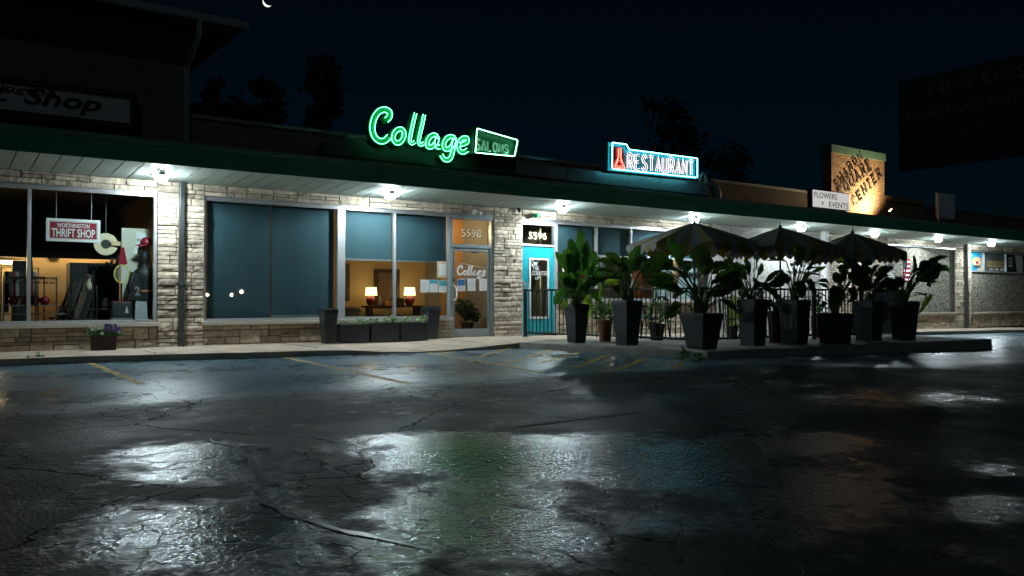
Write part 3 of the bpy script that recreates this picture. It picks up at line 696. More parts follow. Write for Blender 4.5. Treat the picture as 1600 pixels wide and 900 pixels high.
# flowers sign and blank sign standing on the canopy edge
fz0, fz1 = W(1271, 324, -1.35).z, W(1271, 295, -1.35).z; fx0, fx1 = FX(1270.5, -1.35), FX(1329, -1.35)
fs = thing('flower_shop_sign', 'white box sign lettered flowers and events on the canopy edge', 'sign', ((fx0+fx1)/2, -1.3, 3.65))
m = MB(); m.box(fx0, fx1, -1.33, -1.17, fz0, fz1); m.build('sign_box', M['black'], fs)
m = MB(); m.box(fx0+.03, fx1-.03, -1.352, -1.332, fz0+.025, fz1-.025); m.build('sign_face', pm('lit_white_face', (.7, .7, .68), .5, emit=((1, .98, .95), .55)), fs)
m = MB(); text(m, 'FLOWERS', (fx0+.08, -1.353, fz1-.25), UX, UZ, NF, 1.15, .17, .004); m.build('lettering', M['ink'], fs); m = MB(); text(m, 'EVENTS', (fx0+.82, -1.353, fz0+.06), UX, UZ, NF, 1.0, .17, .004); m.build('lettering', M['ink'], fs); m = MB(); text(m, '&', (fx0+.45, -1.353, fz0+.11), UX, UZ, NF, .1, .1, .004); m.build('lettering', M['ink'], fs)
for x in (fx0+.2, fx1-.2): m = MB(); m.box(x-.03, x+.03, -1.29, -1.22, 3.62, fz0+.01); m.build('sign_foot', M['black'], fs)
bx0, bx1 = FX(1467, -1.35), FX(1493, -1.35); bz0, bz1 = W(1480, 342, -1.35).z, W(1480, 303, -1.35).z
bs = thing('blank_sign', 'blank pale sign panel standing alone above the far canopy', 'sign', ((bx0+bx1)/2, -1.3, 3.6))
m = MB(); m.box(bx0, bx1, -1.36, -1.25, bz0, bz1); m.build('sign_panel', M['panelwhite'], bs)
for x in (bx0+.15, bx1-.15): m = MB(); m.box(x-.03, x+.03, -1.33, -1.28, 3.6, bz0); m.build('sign_foot', M['black'], bs)

# ================================================================ sign raceway and neon signs
RY = -1.25
rwx0, rwx1 = FX(506, RY), FX(1107, RY); rz0, rz1 = 3.66, 4.10
rw = thing('sign_raceway', 'long weathered sheet-metal box along the canopy edge under the neon signs', 'raceway', ((rwx0+rwx1)/2, -1.0, rz0))
xm = FX(806, RY)
P_ = [(rwx0, rz0), (rwx0, rz1-.25)]+[(rwx0+.36-.36*cos(t), rz1-.25+.25*sin(t)) for t in [pi/2*k/6 for k in range(1, 7)]]+[(xm, rz1), (xm, rz0)]
m = MB(); m.prism([(x, RY, z) for x, z in P_], (0, .42, 0)); m.build('green_box', M['galv_green'], rw, bevel=.006)
m = MB(); xx = xm+.003; random.seed(3)
while xx < rwx1-.1:
    l = min(random.uniform(1.2, 2.3), rwx1-xx); dz = random.uniform(-.05, .03); m.box(xx, xx+l-.012, RY+random.uniform(-.012, .012), RY+.40, rz0, rz1-.06+dz); xx += l
m.build('galvanised_box', M['galv'], rw, bevel=.004)
m = MB(); m.box(rwx0, rwx1, RY-.02, RY+.02, rz0-.03, rz0+.09); m.build('base_angle', M['black'], rw)
m = MB(); m.tube([(FX(548, RY), RY+.15, rz1+.06), (FX(600, RY), RY+.15, rz1+.02), (FX(640, RY), RY+.15, rz1+.03)], .045, 8); m.lathe((FX(546, RY), RY+.15, rz1+.0), [(.02, 0), (.07, .03), (.075, .1), (.03, .13)], 10); m.build('conduit', M['galv'], rw)
m = MB(); e0 = rwx1
m.tube(smooth2([(e0-.15, RY+.2, rz1-.05), (e0+.12, RY+.2, rz1+.02), (e0+.40, RY+.2, rz1-.02), (e0+.55, RY+.2, rz1-.2), (e0+.58, RY+.2, rz0)], 4), .13, 10)
m.tube(smooth2([(e0-.35, RY, rz1-.03), (e0-.33, RY-.03, rz1+.13), (e0-.25, RY-.05, rz1+.2), (e0-.17, RY-.05, rz1+.12), (e0-.15, RY-.02, rz1-.05)], 4), .05, 8); m.build('elbow_duct', M['galv'], rw, smooth=True)
gl_ = bpy.data.lights.new('duct_glow', 'POINT'); gl_.energy = 5; gl_.color = (1, .6, .25); gl_.shadow_soft_size = .04

# --- green script sign
ZC = 6.154
def zpt(x, y, Y, ox, oy, sc): p = W(ox+x/sc, oy+y/sc, Y); return (p.x, p.z)
SY = -1.42
cs = thing('neon_script_sign', 'green neon script sign reading Collage on the sign raceway', 'neon sign', (FX(650, SY), -1.2, rz1))
LET = [
 ('C', [(262, 172), (292, 140), (290, 92), (242, 72), (190, 92), (148, 150), (128, 235), (140, 315), (182, 365), (232, 375), (272, 350), (290, 328)]),
 ('o', [(372, 262), (338, 300), (330, 350), (352, 388), (392, 388), (425, 345), (432, 295), (412, 262), (372, 262)]),
 ('l', [(543, 105), (520, 200), (494, 320), (488, 375), (508, 398), (536, 380)]),
 ('l', [(626, 120), (606, 220), (580, 330), (574, 385), (594, 412), (624, 392)]),
 ('a', [(752, 330), (718, 315), (680, 335), (655, 385), (662, 425), (695, 430), (735, 395), (756, 335), (744, 395), (752, 430), (778, 432)]),
 ('g', [(918, 345), (880, 330), (840, 350), (816, 400), (822, 445), (858, 452), (898, 412), (920, 350), (906, 430), (890, 510), (862, 552), (818, 548), (790, 505)]),
 ('e', [(962, 410), (1005, 402), (1040, 380), (1036, 348), (1002, 345), (968, 375), (955, 425), (968, 468), (1002, 482), (1044, 458)])]
COLL = []
for ch, pz in LET:
    P = smooth2([zpt(x, y, SY, 560, 160, ZC) for x, y in pz], 5); COLL.append(P)
    wd = {'C': .128, 'l': .070}.get(ch, .098)
    o3 = Vector((0, SY, 0)); m = MB(); m.ribbon(P, wd, o3, UX, UZ, NF, .17)
    lt = m.build('letter', M['sign_green'], cs)
    m = MB()
    for sgn in (1, -1):
        Q = offset2(P, sgn*wd*.41); m.tube([(x, SY-.035, z) for x, z in Q], .0068, 6)
    m.build('neon_tube', M['neon_gw'], lt, smooth=True)
    # glow of the tube reaching the face and the letter behind it
m = MB()
for dz in (.12, .34): m.tube([(FX(585, SY), SY+.20, rz1+dz), (FX(728, SY), SY+.20, rz1+dz*.6)], .012, 6)
for px in (590, 727): m.tube([(FX(px, SY), SY+.20, rz1-.05), (FX(px, SY), SY+.20, rz1+.2)], .012, 6)
m.build('support_frame', M['black'], cs)
# --- salons box
sb = thing('neon_box_sign', 'green neon-edged wedge box sign lettered Salons beside the script sign', 'neon sign', (FX(770, SY), -1.2, rz1))
def zq(x, y, Y=SY): p = zpt(x, y, Y, 560, 160, ZC); return Vector((p[0], Y, p[1]))
outer = [zq(1086, 240), zq(1524, 366), zq(1490, 540), zq(1068, 500)]
m = MB(); m.prism([p+Vector((0, .012, 0)) for p in outer], (0, .20, 0)); m.build('sign_box', pm('deep_green_enamel', (.006, .075, .042), .5), sb)
cen = sum(outer, Vector())/4; inn = [cen+(p-cen)*.90 for p in outer]
m = MB()
for i in range(4):
    j = (i+1) % 4; m.prism([outer[i], outer[j], cen+(outer[j]-cen)*.94, cen+(outer[i]-cen)*.94], (0, -.14, 0))
m.build('rim', M['dkgrey'], sb)
m = MB(); q = [cen+(p-cen)*.89+Vector((0, -.125, 0)) for p in outer]; q2 = []
for i in range(4):
    for t in (.02, .5, .98): q2.append(q[i].lerp(q[(i+1) % 4], t))
m.tube(q2, .0075, 6, True); m.build('neon_tube', em('bright_green_neon', (.25, 1, .50), 14), sb)
A, B = zq(1128, 455), zq(1452, 492); m = MB(); p = (B-A).length/6
for i, ch in enumerate('SALONS'):
    k = i/5; hgt = .80-.10*k
    stroke_word(ch, Vector((A.x+(B.x-A.x)*i/6, SY-.03, A.z+(B.z-A.z)*i/6)), UX, UZ, NF, p*.66, zq(0, 340).z-zq(0, 455).z-.03*i*.4, 1, .040, .03, m)
m.build('lettering', pm('pale_grey_letter', (.8, .8, .78), .5), sb)
# --- restaurant sign
rs = thing('restaurant_neon_sign', 'cyan neon-edged restaurant sign with a red neon flask', 'neon sign', (FX(1015, SY), -1.2, rz1))
def rq(x, y, Y=SY): p = zpt(x, y, Y, 940, 215, 10); return Vector((p[0], Y, p[1]))
op = [rq(108, 70), rq(350, 100), rq(372, 135), rq(402, 180), rq(1470, 318), rq(1470, 648), rq(100, 512)]
m = MB(); m.prism([p+Vector((0, .012, 0)) for p in op], (0, .20, 0)); m.build('sign_box', M['sign_teal'], rs)
m = MB(); npth = [rq(128, 86), rq(345, 115), rq(365, 150), rq(395, 195), rq(1455, 332), rq(1455, 632), rq(125, 496)]; q2 = []
for i in range(len(npth)):
    for t in (.015, .5, .985): q2.append(npth[i].lerp(npth[(i+1) % len(npth)], t)+Vector((0, -.09, 0)))
m.tube(q2, .011, 6, True); m.build('border_tube', M['neon_b'], rs)
m = MB(); m.prism([rq(138, 130, SY-.002), rq(345, 155, SY-.002), rq(352, 490, SY-.002), rq(140, 470, SY-.002)], (0, .012, 0)); m.build('red_panel', M['sign_red'], rs)
m = MB(); f = [rq(252, 165), rq(252, 300), rq(192, 462), rq(352, 482), rq(288, 330), rq(290, 170)]; m.tube([p+Vector((0, -.03, 0)) for p in f], .012, 6)
f2 = [rq(250, 345), rq(215, 440), rq(325, 455), rq(278, 355)]; m.tube([p+Vector((0, -.03, 0)) for p in f2], .007, 6); m.build('flask_tube', M['neon_r'], rs)
m = MB(); a_ = rq(150, 205, SY-.004)
for i, t in enumerate(('OVER', 'THE', 'COUNTER')): text(m, t, rq(148, 215+62*i, SY-.004), UX, UZ, NF, .16 if i < 2 else .27, .07, .004, .01)
m.build('small_lettering', M['ink'], rs)
wrd = 'RESTAURANT'; lm, nmb = MB(), MB()
A, B = rq(385, 482), rq(1440, 590); tA, tB = rq(385, 258), rq(1440, 372)
for i, ch in enumerate(wrd):
    k = i/10; o3 = A.lerp(B, k)+Vector((0, -.004, 0)); h = (tA.lerp(tB, k)-A.lerp(B, k)).length; pw_ = (B.x-A.x)/10
    stroke_word(ch, o3+Vector((pw_*.12, 0, 0)), UX, UZ, NF, pw_*.62, h, 1, .045, .012, lm)
    for pth in GL[ch]:
        P = [(x*pw_*.62+pw_*.12, y*h) for x, y in pth]; P = smooth2(P, 3) if len(P) > 5 else P
        for s_ in (1, -1):
            Q = offset2(P, s_*.030); nmb.tube([o3+UX*x+UZ*y+NF*.035 for x, y in Q], .0055, 5)
lm.build('lettering', M['panelwhite'], rs); nmb.build('letter_tube', M['neon_w'], rs)

# ================================================================ canopy lights
base = None
for i, (px, py) in enumerate(((252, 270), (610, 298), (879, 321), (1085, 337), (1252, 353), (1367, 363), (1466, 372), (1549, 377))):
    c = W(px, py, -.78); zc = cz0+(cz1-cz0)*(.78/1.52)
    lab = ['above the thrift shop window', 'above the salon window with two table lamps', 'above the turquoise door', 'above the nearest umbrella', 'between the nearest and the middle umbrella',
           'above the farthest umbrella', 'above the shorter pebble-dash bay beside the downspout', 'above the poster window at the far end'][i]
    lab = 'lit domed canopy light ' + lab
    if base is None:
        base = thing('canopy_light', lab, 'ceiling light', (c.x, -.78, zc), 'ceiling lights along the canopy')
        m = MB(); m.lathe((c.x, -.78, zc), [(.09, .06), (.09, -.05), (.15, -.055), (.155, -.068), (.11, -.078)], 24); m.box(c.x-.27, c.x-.18, -.80, -.76, zc-.085, zc-.07); m.box(c.x+.18, c.x+.27, -.80, -.76, zc-.085, zc-.07)
        m.build('housing', M['grey'], base)
        m = MB(); m.lathe((c.x, -.78, zc), [(.108, -.079), (.110, -.100), (.098, -.125), (.068, -.147), (.03, -.158), (.0005, -.161)], 20); m.build('dome_lens', M['lens'], base, smooth=True)
        for s_ in (1, -1):
            m = MB(); xx = c.x+s_*.102; m.box(min(xx, xx+s_*.008), max(xx, xx+s_*.008), -.84, -.72, zc-.05, zc-.012); m.build('side_lens', M['sidelens'], base)
        sl_ = bpy.data.lights.new('canopy_bulb', 'SPOT'); sl_.energy = SPOT_POWER; sl_.color = (.82, .95, 1.0); sl_.spot_size = radians(168); sl_.spot_blend = .22; sl_.shadow_soft_size = .022
        lo = bpy.data.objects.new('canopy_bulb', sl_); COL.objects.link(lo); lo.parent = base; lo.location = (0, 0, -.19)
    else: copy_tree(base, (c.x, -.78, zc), lab)
# two cameras and a twin floodlight over the doors
cm = thing('security_camera', 'green and white bullet camera on the stone above the turquoise door', 'camera', (FX(838), -.06, 2.98))
p = W(838, 336, -.15); m = MB(); m.tube([(p.x-.10, -.24, p.z-.03), (p.x+.04, -.14, p.z+.01)], .055, 10); m.build('camera_body', M['sign_green'], cm)
m = MB(); m.tube([(p.x+.03, -.15, p.z+.01), (p.x+.10, -.03, p.z+.02)], .022, 8); m.lathe((p.x+.11, -.05, p.z-.03), [(.05, 0), (.05, .06)], 12); m.build('bracket', M['white'], cm)
cm = thing('dome_camera', 'small black camera tucked under the soffit beside the numbered doors', 'camera', (FX(811), -.1, 3.1))
p = W(811.5, 327, -.12); m = MB(); m.lathe((p.x, -.12, p.z-.05), [(.005, -.03), (.045, 0), (.055, .05), (.055, .1)], 12); m.build('camera_dome', M['black'], cm)
m = MB(); m.lathe((p.x, -.12, p.z+.05), [(.07, 0), (.07, .018)], 12); m.build('mount', M['grey'], cm)
cm = thing('twin_floodlight', 'unlit white twin floodlight above the glass salon door', 'floodlight', (FX(744), -.06, 2.98))
p = W(744, 331, -.1); m = MB(); m.box(p.x-.05, p.x+.05, -.09, -.03, p.z-.01, p.z+.05); m.build('mount', M['white'], cm)
for s_ in (1, -1):
    m = MB(); m.tube([(p.x+s_*.04, -.09, p.z), (p.x+s_*.10, -.17, p.z-.03)], [.03, .05], 10); m.build('lamp_head', M['white'], cm)

# ================================================================ lettering at the doors
def lettered(name, label, cat, fn, mat, loc=(0, 0, 0)):
    m = MB(); fn(m); o = m.build(name, mat); return setp(o, label, cat)
num = pm('gilt_number', (.75, .62, .38), .5, emit=None)
for txt, px, py, h, wpx, par, Y in (('5598', 720.5, 370, 12.5, 31, door1, .05), ('5596', 825.5, 373.5, 11.5, 28.5, door2, .05)):
    a, b = W(px, py, Y), W(px+wpx, py, Y); hh = W(px, py-h, Y).z-a.z
    m = MB(); text(m, txt, (a.x+.015, Y-.002, a.z-.015), UX, UZ, NF, b.x-a.x, hh, .003, .02); m.build('number_shadow', M['ink'], par)
    m = MB(); text(m, txt, (a.x, Y-.006, a.z), UX, UZ, NF, b.x-a.x, hh, .003, .014); m.build('house_number', num, par)
# white script on the glass door
m = MB(); A, B = W(715, 430, .045), W(758, 424, .045); xs_ = [p[0] for P in COLL for p in P]; zs_ = [p[1] for P in COLL for p in P]
sc = (B.x-A.x)/(max(xs_)-min(xs_)); zlo = W(735, 434, .045).z
for P in COLL:
    Q = [(A.x+(x-min(xs_))*sc, zlo+(z-min(zs_))*sc*.92) for x, z in P]; m.ribbon(Q, .045, Vector((0, .045, 0)), UX, UZ, NF, .003)
m.build('script_lettering', M['white'], dl)
m = MB(); text(m, 'SALONS', (W(727, 431, .045).x, .044, W(735, 431.5, .045).z), UX, UZ, NF, .25, .06, .003, .01); m.build('small_lettering', M['white'], dl)
m = MB(); a, b, c, d = [W(x, y, .046) for x, y in ((716, 410), (757, 419), (753, 436), (722, 435))]
for p, q in ((a, b), (b, c), (c, d)): m.tube([p, q], .005, 4)
m.build('emblem_outline', M['white'], dl)
def sheet(x0, y0, x1, y1, mat, par, Y=.044, name='notice', lines=0, top=None):
    a, b = W(x0, y0, Y), W(x1, y1, Y); m = MB(); m.box(a.x, b.x, Y, Y+.003, b.z, a.z); o = m.build(name, M[mat], par)
    if top: m = MB(); m.box(a.x+.01, b.x-.01, Y-.002, Y, a.z-(a.z-b.z)*top[1], a.z-.01); m.build('printed_band', top[0], o)
    if lines:
        m = MB(); hh = a.z-b.z; z0_ = (top[1]+.08) if top else .14
        for i in range(lines):
            zz = a.z-hh*(z0_+(.92-z0_)*i/lines); m.box(a.x+.025, b.x-.025-.03*random.random(), Y-.0015, Y, zz-hh*.022, zz)
        m.build('print', M['grey'], o)
    return o
blue = pm('blue_print', (.03, .13, .33), .6); teal_p = pm('teal_print', (.05, .35, .42), .6)
sheet(714.5, 436, 727, 455, 'paper', dl, lines=4, top=(blue, .55)); sheet(730.5, 436, 743, 454.5, 'paper', dl, lines=6); sheet(749, 435.5, 761, 454.5, 'paper', dl, lines=6)
sheet(657, 437, 670, 457, 'paper', w2, .04, lines=7); sheet(671, 437, 684, 457, 'paper', w2, .04, lines=4, top=(teal_p, .3)); sheet(685.5, 438, 698.5, 457, 'paper', w2, .04, lines=2, top=(teal_p, .45))
o = sheet(683, 408, 699, 434, 'cream', w2, .04, 'framed_licence'); sheet(686, 412.5, 697, 430, 'paper', o, .036, 'paper')
sheet(736, 392.5, 747, 396, 'white', dl, .09, 'door_closer_label')
# writing on the turquoise door's glass
m = MB()
for t, x0, x1, y, h, sh in (('Over', 830, 841, 415, 9, .2), ('THE', 832, 842, 422, 6.5, 0), ('COUNTER', 831.5, 855, 430, 7, 0), ('UP', 836, 843, 437, 5, 0)):
    a, b = W(x0, y, .045), W(x1, y, .045); m = MB(); text(m, t, (a.x, .046, a.z), UX, UZ, NF, b.x-a.x, W(x0, y-h, .045).z-a.z, .003, .012, sh); m.build('lettering', M['white'], dl2)
# notices on the far stone pier
no = sheet(1386.5, 411, 1397.5, 438, 'paper', None, -.062, 'wall_notice', 4, (M['dkgrey'], .42)); setp(no, 'white printed notice with dark heading on the far stone pier', 'notice')
# family sign in the white entrance
a, b = W(1230, 423, -.10), W(1277, 400, -.10)
fm = thing('entrance_sign', 'white board lettered Family and, hung in the white entrance', 'sign', ((a.x+b.x)/2, -.09, a.z))
m = MB(); m.box(a.x, b.x, -.10, -.058, a.z, b.z); m.build('board', M['white'], fm); m = MB(); text(m, 'Family and', (a.x+.12, -.1005, a.z+.14), UX, UZ, NF, b.x-a.x-.2, .26, .004, .01); m.build('lettering', M['ink'], fm)
# posters in the far window
pg = [(1517.5, 1540, 'beach_poster'), (1541, 1574, 'grey_poster'), (1575.5, 1600, 'slogan_poster')]
pblue = pm('poster_blue', (.02, .26, .42), .5); sand = pm('poster_sand', (.55, .45, .30), .6); pyel = pm('poster_gold', (.50, .36, .12), .6); pgrey = pm('poster_grey', (.10, .13, .13), .6); pnav = pm('poster_navy', (.015, .03, .045), .6)
ztp = HEAD-.06
for (p0, p1, nm), mt in zip(pg, (pblue, pgrey, pnav)):
    x0, x1 = FX(p0, .1)+.03, FX(p1, .1)-.03; m = MB(); m.box(x0, x1, .128, .135, zb+.03, ztp); po = m.build(nm, mt)
    setp(po, {'beach_poster': 'blue beach poster with a round eye badge in the far window', 'grey_poster': 'grey poster with rows of gold lettering in the far window', 'slogan_poster': 'dark poster lettered Live Your Wave at the picture edge'}[nm], 'poster'); wx = x1-x0; hz_ = ztp-zb-.03
    if nm == 'beach_poster':
        m = MB(); m.prism([(x1-.002, .127, zb+.032), (x1-wx*.55, .127, zb+.032), (x1-wx*.3, .127, zb+.3*hz_), (x1-.002, .127, zb+.45*hz_)][::-1], (0, .001, 0)); m.build('sand', sand, po)
        cx, cz = x0+wx*.46, zb+hz_*.48; m = MB(); m.prism([(cx+wx*.34*cos(t), .124, cz+hz_*.25*sin(t)+hz_*.06) for t in [2*pi*k/24 for k in range(24)]], (0, .002, 0)); m.build('badge', pm('badge_orange', (.62, .30, .12), .6), po)
        m = MB(); m.prism([(cx+wx*.24*cos(t), .121, cz+hz_*.12*sin(t)) for t in [2*pi*k/24 for k in range(24)]], (0, .002, 0)); m.build('badge_eye', sand, po)
        m = MB(); m.prism([(cx+wx*.10*cos(t), .118, cz+hz_*.085*sin(t)) for t in [2*pi*k/16 for k in range(16)]], (0, .002, 0)); m.build('badge_pupil', M['red'], po)
        m = MB(); m.prism([(cx-wx*.3, .122, zb+hz_*.2), (cx+wx*.3, .122, zb+hz_*.2), (cx+wx*.22, .122, zb+hz_*.32), (cx-wx*.22, .122, zb+hz_*.32)], (0, .002, 0)); m.build('badge_base', pnav, po)
    elif nm == 'grey_poster':
        m = MB()
        for rz_ in (.42, .22):
            for k in range(7): m.box(x0+wx*(.08+.125*k), x0+wx*(.08+.125*k+.10), .1255, .1275, zb+.03+hz_*rz_, zb+.03+hz_*(rz_+.16))
        m.build('gold_blocks', pyel, po); m = MB(); m.box(x0+wx*.1, x1-wx*.04, .1255, .1275, zb+.05, zb+.03+hz_*.19); m.build('dark_band', pnav, po)
        m = MB()
        for k in range(3): m.box(x0+wx*(.16+.27*k), x0+wx*(.36+.27*k), .1235, .1253, zb+.065, zb+.03+hz_*.16)
        m.build('white_labels', M['paper'], po)
    else:
        m = MB()
        for i, t in enumerate(('LIVE', 'YOUR', 'WAVE')): text(m, t, (x0+.07, .1265, zb+hz_*(.72-.2*i)), UX, UZ, NF, .36, hz_*.16, .003, .02)
        m.build('lettering', M['white'], po)
        m = MB(); m.prism([(x1-.003, .126, zb+.035), (x0+wx*.62, .126, zb+.035), (x0+wx*.48, .126, ztp-.01), (x1-.003, .126, ztp-.01)], (0, .001, 0)); m.build('pale_half', M['paper'], po)

# ================================================================ translucent canvas and leaves
def translucent(name, k, tcol):
    m = M[name]; N, L = nodes(m); p = N['Principled BSDF']; t = N.new('ShaderNodeBsdfTranslucent'); t.inputs[0].default_value = (*tcol, 1)
    mx = N.new('ShaderNodeMixShader'); mx.inputs[0].default_value = k; L.new(p.outputs[0], mx.inputs[1]); L.new(t.outputs[0], mx.inputs[2]); L.new(mx.outputs[0], N['Material Output'].inputs[0])
translucent('leaf', .3, (.10, .30, .03)); translucent('leaf_dark', .25, (.08, .18, .02)); translucent('leaf_lime', .45, (.35, .55, .05))
translucent('umb_w', .14, (.5, .52, .48)); translucent('umb_y', .18, (.55, .42, .06))

def blade(mb, A, B, wd, droop, face, ns=10, fold=.25, rnd=random):
    """leaf blade from A to B, widest near the middle, folded along its midrib"""
    A, B = Vector(A), Vector(B); d = B-A; Ln = d.length
    if Ln < 1e-4: return
    n = (face - d*(face.dot(d)/Ln**2)).normalized(); s = d.cross(n).normalized(); b = len(mb.v); ph = rnd.uniform(0, 6)
    tear = [rnd.choice((.55, .7, .82)) if rnd.random() < .24 else rnd.uniform(.94, 1.04) for _ in range(2*ns+2)]
    for i in range(ns+1):
        t = i/ns; c = A+d*t - UZ*droop*Ln*(t*t) + n*(.06*Ln*sin(pi*t)); w_ = wd*.5*(sin(pi*min(1, t**.85*.97+.02)))**.62
        if i == ns: w_ = wd*.02
        for k, e in ((-1, -1), (-.5, -.5), (0, 0), (.5, .5), (1, 1)):
            ww = w_*e*(tear[i+(ns if k > 0 else 0)] if abs(k) == 1 else 1)
            mb.v.append(c + s*ww + n*(abs(e)*w_*fold + .035*wd*sin(ph+t*11+e*2) + (.022*wd if i % 2 else -.022*wd)*abs(e)))
    for i in range(ns):
        for k in range(4): q = b+i*5+k; mb.f.append((q, q+1, q+6, q+5))
def bez(a, b, c, n=8): return [a*(1-t)**2+b*2*t*(1-t)+c*t*t for t in [i/n for i in range(n+1)]]

def planter(l, r, yt, yb, zb, taper, label, group, name='planter', rim=True, soil=True):
    cx = (l+r)/2; q = G(cx, yb-1.5, zb); d = (q-CAM); dep = d.x*_fw.x+d.y*_fw.y+d.z*_fw.z
    phi = math.atan2(q.x, q.y-CAM.y); a = (r-l)*dep/FPX/2/(abs(cos(phi))+abs(sin(phi)))
    c = Vector((q.x, q.y+a*taper*.8, zb)); h = (yb-yt)*dep/FPX*1.0-.02
    t = thing(name, label, 'planter', c, group)
    m = MB(); m.frustum(c.x, c.y, zb+.001, zb+h, a*taper, a*taper, a*.985, a*.985); m.build('pot_body', M['planter'], t, bevel=.006)
    m = MB(); m.frustum(c.x, c.y, zb+h*.86, zb+h+.012, a*.995, a*.995, a*1.02, a*1.02); m.build('rim', M['planter'], t, bevel=.006)
    m = MB(); m.frustum(c.x, c.y, zb+h+.010, zb+h+.022, a*.9, a*.9, a*.88, a*.88); m.build('soil', M['soil'], t)
    return t, Vector((c.x, c.y, zb+h+.015)), a, dep
PG = 'tall charcoal planters round the patio'
